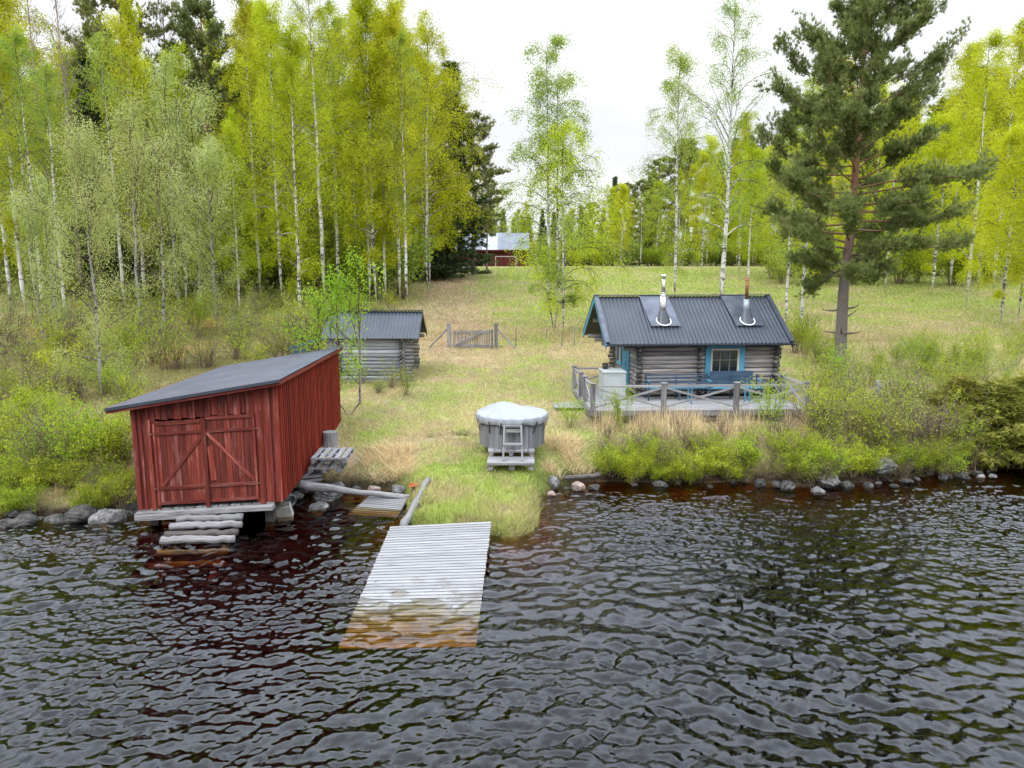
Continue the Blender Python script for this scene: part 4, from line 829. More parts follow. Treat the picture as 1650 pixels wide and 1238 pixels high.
def barn():
    z = gz(-4, 95); t = thing('barn', 'long dark red barn with patchy grey metal roof at the top of the meadow', 'barn', (-13.5, 95, z-.1), .0); L, D, h, rz_ = 15.4, 6.5, 2.35, 2.2; b = MB(); x = 0
    while x < L: b.bar((x+.1, 0, 0), (x+.1, 0, h), .19, .04, (0, 1, 0)); b.bar((x+.2, -.03, 0), (x+.2, -.03, h), .06, .03, (0, 1, 0)); x += .21
    b.build('front_wall', 'barn_red', t); b = MB(); b.poly([(L, 0, 0), (L, D, 0), (L, D, h), (L, D/2, h+rz_-.1), (L, 0, h)], (.04, 0, 0)); b.poly([(0, 0, 0), (0, D, 0), (0, D, h), (0, D/2, h+rz_-.1), (0, 0, h)], (.04, 0, 0)); b.build('gable_wall', 'barn_red', t)
    def slab(xa, xb, mt, up=0): b = MB(); b.poly([(xa, -.4, h-.15+up), (xb, -.4, h-.15+up), (xb, D/2, h+rz_+up), (xa, D/2, h+rz_+up)], (0, 0, .05)); return b.build('roof', mt, t)
    r1 = slab(-.4, 7.5, 'zinc_roof'); slab(7.5, 9.6, 'zinc_roof', .03); slab(9.6, 11.6, 'zinc_pale'); slab(11.6, 13.0, 'zinc_roof', .03); slab(13.0, L+.4, 'zinc_roof')
    b = MB(); b.poly([(-.4, D+.4, h-.15), (L+.4, D+.4, h-.15), (L+.4, D/2, h+rz_), (-.4, D/2, h+rz_)], (0, 0, .05)); b.build('rear_slope', 'zinc_roof', t)
    b = MB(); b.bar((-.4, -.42, h-.2), (L+.4, -.42, h-.2), .04, .16); b.build('eave_board', 'barn_red', t)
    g = thing('goal_frame', 'white goal frame standing on the grass before the red barn', 'goal', (-2.1, 92.2, gz(-1, 92)), 0); b = MB()
    b.bar((0, 0, 0), (0, 0, 1.25), .09, .09, (0, 1, 0)); b.build('post', 'white_paint', g); b = MB(); b.bar((2.6, 0, 0), (2.6, 0, 1.25), .09, .09, (0, 1, 0)); b.build('post', 'white_paint', g); b = MB(); b.bar((-.05, 0, 1.27), (2.65, 0, 1.27), .09, .09); b.build('crossbar', 'white_paint', g)
    n_ = thing('bench', 'plain grey bench against the red barn wall', 'bench', (-4.6, 94.3, gz(-4, 94.3))); b = MB(); b.bar((-1.1, 0, .5), (1.1, 0, .5), .4, .08); b.build('seat', 'white_wood', n_)
    for s in (-.9, .9): b = MB(); b.bar((s, 0, 0), (s, 0, .46), .1, .3, (0, 1, 0)); b.build('leg', 'grey_wood', n_)
    t2 = thing('outbuilding', 'dark red outbuilding half hidden in the spruces left of the barn', 'outbuilding', (-22.5, 97, gz(-18, 97)-.1)); b = MB(); x = 0
    while x < 8: b.bar((x+.1, 0, 0), (x+.1, 0, 2.3), .19, .04, (0, 1, 0)); x += .2
    b.build('wall', 'barn_red', t2); b = MB(); b.poly([(-.3, -.3, 2.2), (8.3, -.3, 2.2), (8.3, 3, 4), (-.3, 3, 4)], (0, 0, .06)); b.poly([(-.3, 6.3, 2.2), (8.3, 6.3, 2.2), (8.3, 3, 4), (-.3, 3, 4)], (0, 0, .06)); b.build('roof', 'zinc_roof', t2)
    for i in range(7):
        x = -8.9+random.random()*2.4; y = 86+i*.35; b = MB(); b.tube([(0, 0, 0), (3.4, random.uniform(-.4, .4), .05)], [.14, .11], n=8)
        o = b.build('log', 'white_wood', None, True); o.location = (x-1, y, gz(x, y)+.12+.1*(i % 2)); tag(o, 'pale log in the log pile at the top of the mown track', 'log', 'logs piled at the top of the track')
barn()
# leaning dead trunk and a weathered stake
p, q = atg(102, 556), aty(148, 490, 36.5); p = p-np.array((0, 0, .1))
simple_thing('fallen_trunk', 'dark leaning fallen trunk in the undergrowth at left', 'fallen trunk', lambda b: b.tube([p, p*.6+q*.4+np.array((0, 0, -.15)), p*.25+q*.75, q], [.17, .15, .13, .10], n=9), 'grey_bark', smooth=True)
p = atz(1414, 648, 1.6); p[2] = gz(p[0], p[1])
simple_thing('driftwood_stake', 'forked grey driftwood stake with white top among the bushes right of the terrace', 'driftwood', lambda b: (b.tube([(0, 0, -.2), (.02, 0, .5), (.0, 0, .95), (-.06, 0, 1.25)], [.05, .05, .07, .05], n=8), b.tube([(.0, 0, .85), (.25, .05, .6), (.55, .1, .3)], [.05, .04, .03], n=7), b.tube([(0, 0, .95), (.12, 0, 1.12)], [.06, .04], n=7)), 'white_wood', p, smooth=True)
# ---------------------------------------------------------------- trees
def branch(mb, P0, d, L, r0, rg, droop=.0, seg=5, n=4, wob=.12):
    P = [np.array(P0, float)]; d = np.array(d, float); d /= np.linalg.norm(d)
    for i in range(seg):
        d = d+rg.normal(0, wob, 3)+np.array((0, 0, -droop*(i+1)/seg)); d /= np.linalg.norm(d); P.append(P[-1]+d*L/seg)
    mb.tube(P, np.linspace(r0, r0*.25, len(P)), n=n, cap=False, radr=True); return np.array(P)
def birch(h, seed, c0=.3, width=2.4, leaf=.085, nl=14000, stems=1, lm='leaf_birch', bark='birch_bark', nb=46, up=.9, droop=.28, lean=.03, peak=.35, r0=None, label=None, bare=False, name='birch', cat='birch tree', spread=.16, base_twigs=0):
    rg = np.random.default_rng(seed); root = thing(name, label, cat); mb = MB(); C = []
    for s in range(stems):
        hh = h*(1-.12*s); off = np.array([s*.75, s*.35, 0])-np.array([.35*(stems-1), 0, 0])
        zz = np.linspace(-.15, hh, 15); wv = rg.normal(0, lean, (15, 2)).cumsum(0)*hh/18; wv[0] = 0
        a = rg.uniform(0, 6.28); li = rg.uniform(0, .03)*hh
        T = np.stack([off[0]+wv[:, 0]+math.cos(a)*li*(zz/hh)**1.5, off[1]+wv[:, 1]+math.sin(a)*li*(zz/hh)**1.5, zz], 1)
        rr = (r0 or .0075*hh)*(1-.9*(np.clip(zz, 0, hh)/hh)**.85); rr[0] *= 1.35
        mb.tube(T, rr, n=8, cap=False, radr=True)
        nbs = nb//stems+4
        for k in range(nbs):
            f = c0+(1-c0)*((k+rg.random())/nbs)**.9; f = min(f, .985); z = f*hh
            p = np.array([np.interp(z, zz, T[:, i]) for i in range(3)]); q = (f-c0)/(1-c0)
            prof = (min(q/peak, 1)**.6)*(1-max(0, (q-peak)/(1-peak)))**.75
            L = width*(.28+.85*prof)*rg.uniform(.65, 1.15); az = k*2.4+rg.normal(0, .5); el = up*rg.uniform(.5, 1.1)+q*.45
            d = (math.cos(az)*math.cos(el), math.sin(az)*math.cos(el), math.sin(el))
            rb = max(.013, np.interp(z, zz, rr)*.42); B = branch(mb, p, d, L, rb, rg, droop, 6)
            for j in range(8):
                t = rg.uniform(.25, 1); i = min(int(t*6), 5); bp = B[i]+(B[i+1]-B[i])*(t*6-i)
                dd = (B[i+1]-B[i]); dd = dd/np.linalg.norm(dd)+rg.normal(0, .55, 3)
                Tw = branch(mb, bp, dd, L*rg.uniform(.25, .5), .011, rg, droop*1.6, 4, 3, .16)
                C.append(Tw[1:]); 
            C.append(B[2:])
    mb.build('trunk', bark, root, True)
    if bare: return root
    P = np.vstack(C); n = int(nl); i = rg.integers(0, len(P), n); clump = rg.random(len(P)); keep_ = rg.random(len(P))**1.6; i = rg.choice(len(P), n, p=keep_/keep_.sum())
    cen = P[i]+rg.normal(0, spread, (n, 3))*np.array([1, 1, 1.25]); cen[:, 2] -= np.abs(rg.normal(0, spread*.9, n))
    if base_twigs:
        pass
    V = leaves(cen, leaf, .68, .5); sp_ = .5+.28*np.sin(cen[:, 0]*1.9+cen[:, 2]*1.3+seed)+.28*np.sin(cen[:, 1]*2.3-cen[:, 2]*1.7+seed*2); cloud_mesh('crown', V, 4, np.clip(sp_*.55+clump[i]*.25+rg.random(n)*.2, 0, 1), lm, root); return root
def tufts(C, D, nn, L, wd, rg, spr=.75):
    """bursts of needles at C pointing along D"""
    n = len(C); d = np.repeat(D, nn, 0)+rg.normal(0, spr, (n*nn, 3)); d /= np.linalg.norm(d, axis=1)[:, None]
    s = np.cross(d, rg.normal(size=(n*nn, 3))); s /= np.linalg.norm(s, axis=1)[:, None]; c = np.repeat(C, nn, 0)+rg.normal(0, .02, (n*nn, 3))
    l = (L*rg.uniform(.7, 1.2, n*nn))[:, None]
    return np.stack([c-s*wd*.5, c+s*wd*.5, c+d*l+s*wd*.18], 1).reshape(-1, 3)
def pine(h, seed, c0=.3, width=4.5, r0=.3, nt=4200, nn=12, L=.17, wd=.028, label=None, nb=60, dead=5, name='pine', whirl=(.55, .5)):
    rg = np.random.default_rng(seed); root = thing(name, label, 'pine tree'); mb = MB(); C = []; D = []
    zz = np.linspace(-.2, h, 14); wv = rg.normal(0, .04, (14, 2)).cumsum(0); T = np.stack([wv[:, 0], wv[:, 1], zz], 1); rr = r0*(1-.86*(np.clip(zz, 0, h)/h)**1.1); rr[0] *= 1.3
    mb.tube(T, rr, n=12, cap=False, radr=True)
    for k in range(nb+dead):
        if k >= nb: f = c0*rg.uniform(.45, 1)
        else: f = c0+(1-c0)*(k+.5)/nb
        z = min(f, .98)*h; p = np.array([np.interp(z, zz, T[:, i]) for i in range(3)]); q = max(0, (f-c0)/(1-c0))
        prof = min(1, .62+q*1.6)*(1-q**3.2)**.8+.12
        Lb = width*prof*rg.uniform(.62, 1.05)*(.35 if k >= nb else 1); az = k*2.4+rg.normal(0, .35); el = -.15+.75*q+rg.normal(0, .12)
        d = (math.cos(az)*math.cos(el), math.sin(az)*math.cos(el), math.sin(el))
        B = branch(mb, p, d, Lb, max(.02, np.interp(z, zz, rr)*.3), rg, -.12, 7, 5, .1)
        if k >= nb: continue
        for j in range(int(7+Lb*3.2)):
            t = rg.uniform(.3, 1); i = min(int(t*7), 6); bp = B[i]+(B[i+1]-B[i])*(t*7-i); dd = B[i+1]-B[i]; dd = dd/np.linalg.norm(dd)+rg.normal(0, .6, 3); dd[2] = dd[2]*.5+.15
            Tw = branch(mb, bp, dd, rg.uniform(.4, .95)*(.6+.1*Lb), .012, rg, -.25, 4, 3, .15)
            C.append(Tw[1:]); g = np.diff(Tw, axis=0); D.append(g/np.linalg.norm(g, axis=1)[:, None])
    mb.build('trunk', 'pine_bark', root, True)
    P = np.vstack(C); Dd = np.vstack(D); i = rg.integers(0, len(P), nt); c = P[i]+rg.normal(0, .11, (nt, 3)); cl = rg.random(len(P))
    V = tufts(c, Dd[i]*.7+np.array([0, 0, .45]), nn, L, wd, rg, .5); cloud_mesh('crown', V, 3, np.repeat(np.clip(cl[i]*.6+rg.random(nt)*.4, 0, 1), nn), 'needle_pine', root); return root
def spruce(h, seed, width=2.6, label=None, nt=5200, nn=8, c0=.06, name='spruce', mats=('needle_spruce', 'spruce_bark'), L=.26, wd=.07):
    rg = np.random.default_rng(seed); root = thing(name, label, 'spruce tree'); mb = MB(); zz = np.linspace(-.2, h, 8)
    mb.tube(np.stack([zz*0, zz*0, zz], 1), .011*h*(1-.95*np.clip(zz, 0, h)/h), n=7, cap=False, radr=True); C = []; D = []
    for k in range(110):
        f = c0+(1-c0)*(k/110)**.95; z = f*h; Lb = width*(1-f)**.85*rg.uniform(.65, 1.12)+.15; az = k*2.4; el = -.35+f*.9
        B = branch(mb, (0, 0, z), (math.cos(az)*math.cos(el), math.sin(az)*math.cos(el), math.sin(el)), Lb, .02, rg, -.16, 4, 3, .06)
        m = 3+int(Lb*9); t = rg.uniform(.12, 1, m)*4; i = np.minimum(t.astype(int), 3); p = B[i]+(B[i+1]-B[i])*(t-i)[:, None]
        sd_ = np.cross(B[1]-B[0], (0, 0, 1)); sd_ /= np.linalg.norm(sd_)+1e-9; off = rg.normal(0, .17*Lb, m)*(1-t/5)
        p = p+sd_*off[:, None]; p[:, 2] -= np.abs(off)*.25+rg.random(m)*.12; C.append(p)
        D.append((B[-1]-B[0])/np.linalg.norm(B[-1]-B[0])+sd_*np.sign(off)[:, None]*.6+np.array([0, 0, -.35]))
    mb.build('trunk', mats[1], root, True); P = np.vstack(C); Dd = np.vstack(D); n = len(P); i = rg.integers(0, n, nt)
    V = tufts(P[i]+rg.normal(0, .08, (nt, 3)), Dd[i], nn, L, wd, rg, .55); cloud_mesh('crown', V, 3, np.repeat(rg.random(nt), nn), mats[0], root); return root
def shrub(h, seed, ns=9, spread=.5, nl=900, leaf=.045, lm='leaf_shrub', label=None, name='shrub', cat='shrub', sub=4, sp=.05, arch=.05, r0=.012, bottom=.25):
    rg = np.random.default_rng(seed); root = thing(name, label, cat); mb = MB(); C = []
    for s in range(ns):
        az = rg.uniform(0, 6.28); d = np.array((math.cos(az)*spread*rg.uniform(.2, 1.3), math.sin(az)*spread*rg.uniform(.2, 1.3), 1))
        B = branch(mb, (rg.normal(0, .08), rg.normal(0, .08), -.05), d, h*rg.uniform(.65, 1.15), r0, rg, arch, 6, 3, .09); C.append(B[2:])
        for j in range(sub):
            t = rg.uniform(bottom, .95); i = min(int(t*6), 5); bp = B[i]+(B[i+1]-B[i])*(t*6-i); dd = (B[i+1]-B[i]); dd = dd/np.linalg.norm(dd)+rg.normal(0, .5, 3)
            C.append(branch(mb, bp, dd, h*rg.uniform(.15, .4), r0*.5, rg, 0, 4, 3, .15)[1:])
    mb.build('stem', 'twig', root)
    P = np.vstack(C); i = rg.integers(0, len(P), nl); cl = rg.random(len(P))
    cloud_mesh('foliage', leaves(P[i]+rg.normal(0, sp, (nl, 3)), leaf, .6, -.2), 4, np.clip(cl[i]*.55+.45*rg.random(nl), 0, 1), lm, root); return root

# prototypes; the first copy of each is moved into place, the rest are copied
class Proto:
    def __init__(s, root, h): s.root = root; s.used = False; s.h = h
    def put(s, p, h=None, label=None, group=None, rz=None, wide=1.0):
        k = (h or s.h)/s.h; sc3 = (k*wide, k*wide, k); rz = random.uniform(0, 6.28) if rz is None else rz
        if not s.used:
            s.used = True; o = s.root; o.location = p; o.rotation_euler = (0, 0, rz); o.scale = sc3
            if label: o['label'] = label
            if group: o['group'] = group
            return o
        return copy_tree(s.root, p, rz, sc3, label, group)
B_dense = [Proto(birch(18, 11, .17, 3.3, .095, 27000, nb=60), 18), Proto(birch(18, 12, .22, 2.9, .095, 23000, peak=.3, nb=54), 18), Proto(birch(18, 13, .17, 3.5, .10, 29000, droop=.35, nb=62), 18)]
B_loose = [Proto(birch(18, 21, .28, 2.9, .085, 13500, lm='leaf_birch_loose', droop=.4, spread=.13), 18), Proto(birch(18, 22, .34, 2.6, .085, 11000, lm='leaf_birch_loose', droop=.35, spread=.13), 18)]
P_bg = [Proto(pine(18, 31, .18, 3.4, .2, 8500, 9, .22, .045, nb=64), 18), Proto(pine(18, 32, .3, 3.0, .2, 7000, 9, .22, .045, nb=54), 18)]
S_bg = [Proto(spruce(15, 41), 15), Proto(spruce(15, 42, 2.1), 15)]
W_pale = [Proto(birch(10, 51, .12, 3.2, .07, 21000, lm='leaf_willow', bark='grey_bark', nb=40, up=.75, droop=.02, lean=.09, peak=.55, r0=.11, name='willow', cat='willow tree', spread=.16), 10),
          Proto(birch(10, 52, .12, 2.8, .065, 18000, stems=2, lm='leaf_willow', bark='grey_bark', nb=40, up=.85, droop=.02, lean=.08, peak=.5, r0=.085, name='willow', cat='willow tree', spread=.15), 10)]
BARE = [Proto(birch(18, 61, .35, 1.9, bark='bare_bark', nb=60, up=1.05, droop=0, name='bare_tree', cat='bare tree', bare=True), 18)]
def T(p, px, py, top=None, h=None, label=None, group=None, wide=1, rz=None):
    g = atg(px, py)
    if g is None: return None
    if top is not None:
        d = ray(px, top); h = CH+d[2]*g[1]/d[1]-g[2]
    return p.put(g, h, label, group, rz, wide)
# --- trees one can point at
T(Proto(birch(17, 101, .11, 3.7, .085, 30000, stems=2, lm='leaf_birch_loose', droop=.42, spread=.13, peak=.22), 17), 893, 541, 66, wide=1.12, rz=.4,
  label='twin-stemmed birch standing alone in the middle of the meadow left of the log cabin')
T(Proto(birch(11, 102, .12, 3.6, .08, 19000, lm='leaf_birch', droop=.5, peak=.4), 11), 908, 543, 215, label='slim young birch close at the right side of the twin-stemmed meadow birch', rz=1)
T(Proto(birch(20, 103, .24, 4.0, .08, 16000, lm='leaf_birch_loose', droop=.22, spread=.14, r0=.2, peak=.45), 20), 1160, 520, 18,
  label='tallest airy birch with thick white trunk directly behind the cabin roof', rz=2)
T(Proto(birch(16, 104, .16, 3.2, .08, 19000, lm='leaf_birch_loose', droop=.35, peak=.3), 16), 1086, 500, 95, label='narrower birch behind the cabin, left of the tallest airy one')
T(Proto(pine(16.5, 105, .27, 4.4, .27, 30000, 11, .18, .028, nb=86, dead=6), 16.5), 1352, 606, -8, label='big broad pine with orange upper trunk right of the log cabin', rz=.6)
T(Proto(birch(19, 106, .12, 3.1, .095, 23000, droop=.3), 19), 1556, 503, 60, label='white-trunked birch on the open meadow right of the big pine')
T(B_loose[0], 1264, 548, 180, label='thin birch immediately left of the big pine, nearest the cabin gable')
T(B_loose[1], 1290, 560, 120, label='thin dark-barked birch between the cabin gable and the big pine')
T(B_dense[2], 1665, 545, 95, label='yellow-green birch cut by the right edge of the photo', wide=1.25)
T(Proto(birch(23, 107, .36, 3.6, .09, 18000, droop=.25, r0=.2), 23), 523, 497, -40, label='thickest and tallest white birch in the row above the small log shed', rz=3)
T(B_dense[0], 486, 541, 60, label='white birch leaning left, second from left in the row above the small log shed')
T(Proto(birch(17, 108, .12, 5.0, .09, 34000, droop=.3, peak=.3), 17), 690, 478, 60, label='broad birch with low overhanging branches at the right end of the left wood')
row = [(420, 488, -5), (455, 498, 20), (548, 488, 10), (596, 496, 25), (607, 499, -10), (623, 496, 30), (645, 496, 15), (657, 500, 60), (388, 523, 190), (300, 506, 90)]
names = ['slender birch farthest left beside the sunlit clearing', 'slender birch just left of the leaning one', 'slender birch just right of the thickest one',
         'leftmost slim birch of the cluster above the shed ridge', 'second slim birch of the cluster above the shed ridge', 'third slim birch of the cluster above the shed ridge',
         'slim birch over the right end of the shed roof', 'rightmost slim birch of the row above the shed', 'short birch in front of the row, above the boathouse roof', 'slim birch behind the pale willow, above the boathouse']
for i, ((x, y, tp), nm) in enumerate(zip(row, names)): T([B_dense[1], B_dense[0], B_loose[0], B_dense[1], B_dense[2]][i % 5], x, y, tp, label=nm+' in the left wood', wide=.9)
lf = [(18, 520, 20), (45, 528, -30), (75, 532, 60), (106, 541, 110), (60, 500, -60), (205, 520, 60), (235, 505, 20)]
names = ['birch at the far left edge', 'tall birch second from the left edge', 'crooked birch third from the left edge', 'short leaning birch above the fallen trunk', 'tall birch behind the crooked one at far left', 'birch behind the pale willows', 'birch under the tall pines']
for i, ((x, y, tp), nm) in enumerate(zip(lf, names)): T([B_loose[1], B_dense[1], B_loose[0], B_loose[1], B_dense[0]][i % 5], x, y, tp, label=nm+', left of the boathouse')
T(W_pale[0], 165, 655, 235, label='pale-leaved willow with thick dark trunk just left of the boathouse', wide=.8)
T(W_pale[1], 245, 560, 190, label='pale grey-green willow with spreading dark limbs behind the boathouse', wide=1.05)
T(W_pale[0], 350, 535, 250, label='rounded pale willow above the middle of the boathouse roof', wide=1)
T(W_pale[1], 300, 520, 120, label='tallest pale willow standing furthest back behind the boathouse')
T(W_pale[1], 90, 570, 300, label='small pale willow above the fallen trunk at left')
T(BARE[0], 95, 500, -60, label='leafless tree with pinkish twigs at upper left'); T(BARE[0], 135, 497, -70, label='second leafless tree, right of the first, at upper left'); T(BARE[0], 292, 480, -60, label='leafless tree between the two tall pines at upper left')
T(P_bg[0], 225, 485, -75, label='tall pine behind the left wood, its top above the yellow birch'); T(P_bg[1], 352, 482, 5, label='single tall pine whose top stands clear between the left birches')
T(S_bg[1], 170, 492, 90, label='dark spruce top at upper left behind the leafless trees')
for px, py, tp, nm in ((736, 446, 98, 'tallest dark pine left of the red barn'), (764, 443, 185, 'dark pine nearest the red barn roof'), (700, 450, 130, 'dark pine behind the broad birch'), (785, 437, 262, 'lower dark pine above the barn roof')):
    T(S_bg[0] if px == 736 else P_bg[1], px-(6 if px == 736 else 0), py, tp, label=nm, wide=1.45 if px == 736 else 1.3 if px < 780 else .8)
# --- the wood, row after row
def where(px, py, pxr, pyr, xn=('left', 'centre', 'right'), yn=('upper', 'middle', 'lower')):
    i = min(len(xn)-1, max(0, int(len(xn)*(px-pxr[0])/(pxr[1]-pxr[0])))); j = min(2, max(0, int(3*(py-pyr[0])/(pyr[1]-pyr[0])))); return yn[j]+' '+xn[i] if yn else xn[i]
def rows(protos, pxr, pyr, n, tops, label, group, wide=(.9, 1.2), seed=1):
    rg = random.Random(seed)
    for k in range(n):
        px = pxr[0]+(pxr[1]-pxr[0])*(k+rg.random())/n; py = rg.uniform(*pyr)
        T(rg.choice(protos), px, py, rg.uniform(*tops) if not callable(tops) else tops(px)+rg.uniform(-25, 25), label=label+', '+where(px, py, pxr, pyr, ('above the left water edge', 'left of the pale willows', 'behind the pale willows', 'above the boathouse roof', 'above the blue planks', 'above the log shed', 'nearest the meadow') if pxr[0] < 1000 else ('behind the cabin gable', 'behind the big pine', 'right of the big pine', 'at the photo edge'), None), group=group, wide=rg.uniform(*wide), rz=rg.uniform(0, 6.28))
rows(B_dense, (-60, 700), (458, 478), 34, (20, 150), 'yellow-green birch among many in the left wood', 'birches in the middle of the left wood', seed=2)
rows(S_bg, (-50, 740), (444, 456), 30, (190, 300), 'dark spruce in the shaded back of the left wood', 'spruces at the back of the left wood', (1.2, 1.6), seed=3)
rows(B_dense+P_bg[:1], (-50, 690), (446, 455), 16, (60, 170), 'tree crown at the back of the left wood', 'back row of the left wood', seed=4)
def beyond(label, group, protos, x0, x1, y0, y1, n, hs, seed):
    rg = random.Random(seed)
    for k in range(n):
        x = x0+(x1-x0)*(k+rg.random())/n; y = rg.uniform(y0, y1); hh = hs(x) if callable(hs) else rg.uniform(*hs)
        q_ = CF*x/y+825; rg.choice(protos).put((x, y, gz(x, y)-.1), hh*rg.uniform(.85, 1.12), label+(', left of the cabin' if q_ < 955 else ', above the cabin roof' if q_ < 1240 else ', behind the big pine' if q_ < 1500 else ', at the right'), group, rg.uniform(0, 6.28), rg.uniform(1.0, 1.35))
hh = lambda x: float(np.interp(x, [-20, -6, 2, 10, 16, 22, 34, 60, 90], [16, 11, 8.5, 8, 12, 15, 18, 24, 30]))
beyond('yellow-green birch along the far edge of the meadow', 'birches along the far meadow edge', B_dense, 12, 92, 96, 104, 26, lambda x: hh(x)*.92, 5)
beyond('dark spruce behind the birches on the far side of the meadow', 'spruces behind the far meadow edge', S_bg+P_bg[1:], 9, 96, 107, 118, 34, lambda x: hh(x)*1.05, 6)
beyond('birch in the low tree line behind the red barn', 'trees behind the red barn', B_dense, -22, 14, 106, 112, 12, hh, 7)
beyond('dark conifer in the low tree line behind the red barn', 'conifers behind the red barn', S_bg, -24, 14, 114, 124, 16, hh, 8)
FW = [Proto(shrub(3.2, 251+i, 12, .35, 2600, .13, ['leaf_shrub', 'leaf_birch_loose'][i], sub=7, sp=.22, r0=.02, name='young_birch', cat='young tree'), 3.2) for i in range(2)]
beyond('bushy young birch filling the far meadow edge under the trees', 'young birches under the far trees', FW, 8, 92, 97, 106, 60, (2.5, 5), 9)
beyond('bushy young birch behind the red barn', 'young birches behind the barn', FW, -26, 12, 104, 112, 22, (2.5, 4.5), 10)
for k_ in range(3): beyond('low dark spruce closing the wood behind the far meadow', 'low spruces closing the far wood', S_bg, (-70, -10, 40)[k_], (-10, 40, 110)[k_], 120, 130, (20, 22, 26)[k_], (6, 8.5) if k_ < 2 else (10, 16), 30+k_)
T(B_dense[0], 1000, 431, 302, label='round-crowned birch with two white trunks at the far meadow edge', wide=1.5); T(B_loose[0], 1032, 431, 315, label='slim birch right of the round-crowned one at the far meadow edge')
T(S_bg[0], 1044, 429, 283, label='dark spruce poking above the far birches'); T(P_bg[1], 1030, 429, 292, label='rounded pine top beside the dark spruce at the far meadow edge')
for px, py, tp, k, nm in ((1190, 448, 190, 0, 'dense birch seen through the tall airy birch'), (1240, 446, 230, 1, 'dense birch behind the two thin birches'), (1130, 447, 250, 2, 'dense birch behind the narrower cabin birch'),
        (1530, 470, 82, 0, 'tall yellow birch just right of the big pine crown'), (1600, 476, 45, 1, 'tall pale birch right of the meadow birch'), (1470, 452, 200, 2, 'birch half hidden behind the big pine'), (1640, 520, 190, 0, 'low wide birch at the right edge'), (1400, 450, 120, 1, 'birch crown showing above the big pine'), (1330, 448, 100, 2, 'birch crown left behind the big pine')):
    T(B_dense[k], px, py, tp, label=nm, wide=1.15)
for px, py, tp, k, nm in ((1310, 497, 150, 2, 'leafy birch behind the big pine trunk on its left'), (1425, 478, 165, 0, 'yellow-green birch low behind the big pine on its right'), (1500, 482, 190, 2, 'leafy birch between the big pine and the meadow birch'),
        (1612, 530, 210, 2, 'young leafy birch below the right edge trees'), (1205, 470, 235, 1, 'leafy birch filling behind the tallest airy birch'), (1575, 470, 120, 0, 'dense birch directly behind the white-trunked meadow birch')):
    T(B_dense[k], px, py, tp, label=nm, wide=1.25)
rows(FW, (1240, 1660), (440, 462), 26, (350, 405), 'bushy young tree along the right edge of the meadow', 'young trees at the right meadow edge', seed=45)
# --- shrubs
SH = [Proto(shrub(1.1, 201+i, 12, .6, 2600, .048, sub=6, sp=.06), 1.1) for i in range(4)]
SH_t = [Proto(shrub(2.0, 211+i, 8, .26, 1500, .05, sub=5, sp=.06, name='sapling', cat='young tree'), 2.0) for i in range(2)]
SH_open = [Proto(shrub(1.5, 221+i, 17, .42, 850, .045, ['leaf_shrub', 'leaf_birch_loose', 'leaf_shrub'][i], sub=5, sp=.03, name='twiggy_bush', cat='twiggy bush'), 1.5) for i in range(3)]
SH_bare = [Proto(shrub(1.3, 261+i, 22, .5, 160, .04, ['straw', 'leaf_shrub'][i], sub=7, sp=.04, r0=.010, name='bare_bush', cat='bare bush'), 1.3) for i in range(2)]
SH_pale = [Proto(shrub(2.4, 231+i, 9, .4, 1500, .055, 'leaf_willow', sub=7, sp=.09, name='willow_bush', cat='willow bush'), 2.4) for i in range(2)]
SH_green = [Proto(shrub(1.7, 241+i, 9, .5, 1500, .06, 'leaf_rowan', sub=6, sp=.09, name='rowan_bush', cat='rowan bush'), 1.7) for i in range(2)]
def zone(protos, pxr, pyr, n, hr, label, group, seed, ymax=999, wide=(.9, 1.3), excl=None):
    rg = random.Random(seed); c = 0; tries = 0
    while c < n and tries < n*6:
        tries += 1; px = rg.uniform(*pxr); py = rg.uniform(*pyr); g = atg(px, py)
        if g is None or g[2] < .02: continue
        if seed in (11, 13, 20): g = g+np.array([0, -.3, -.05])*rg.random()
        if blocked(g[0], g[1]) or (excl and excl(px, py)): continue
        h_ = rg.uniform(*hr); rg.choice(protos).put(g, h_, ('small ' if h_ < hr[0]+(hr[1]-hr[0])*.4 else 'larger ')+label+', '+where(px, py, pxr, pyr)+' part', group, rg.uniform(0, 6.28), rg.uniform(*wide)); c += 1
def blocked(x, y):
    if -9.6 < x < -5.2 and 15.8 < y < 24: return True      # boathouse
    if 2.1 < x < 10.3 and 22.6 < y < 30.6: return True     # terrace and cabin
    if -8.1 < x < -3.8 and 28.6 < y < 31.8: return True    # log shed
    return False
zone(SH+SH_open, (965, 1240), (752, 792), 38, (.35, 1.0), 'low bright bush over the water below the terrace', 'low bushes at the water edge below the terrace', 11)
zone(SH_open+SH_bare*3+SH[:1], (960, 1330), (705, 760), 52, (.55, .95), 'twiggy bush on the bank below the terrace', 'twiggy bushes on the bank below the terrace', 12)
zone(SH+SH_open+SH_open+SH_bare*2, (1230, 1610), (735, 790), 84, (.5, 1.0), 'low leafy bush on the stony right bank', 'low bushes on the stony right bank', 13)
zone(SH_open+SH_open+SH_t+SH_bare*2, (1310, 1560), (640, 740), 62, (.9, 1.9), 'upright bush in the thicket right of the terrace', 'thicket right of the terrace', 14)
zone(SH_t+SH_pale[:1]+SH_green[:1], (1330, 1660), (570, 640), 38, (.9, 1.9), 'young shoot at the meadow edge by the big pine', 'young shoots under the big pine', 15)
zone(SH_green[:1]+SH_open+SH_pale[:1]+SH_t+SH[:2]+SH_bare, (-30, 205), (600, 780), 66, (.9, 1.9), 'bright leafy bush in the thicket left of the boathouse', 'thicket left of the boathouse', 16)
zone(SH_pale+SH_t+SH_open+SH_bare, (-40, 520), (520, 600), 70, (1.3, 2.6), 'pale leafy bush on the slope behind the boathouse', 'bushes on the slope behind the boathouse', 17)
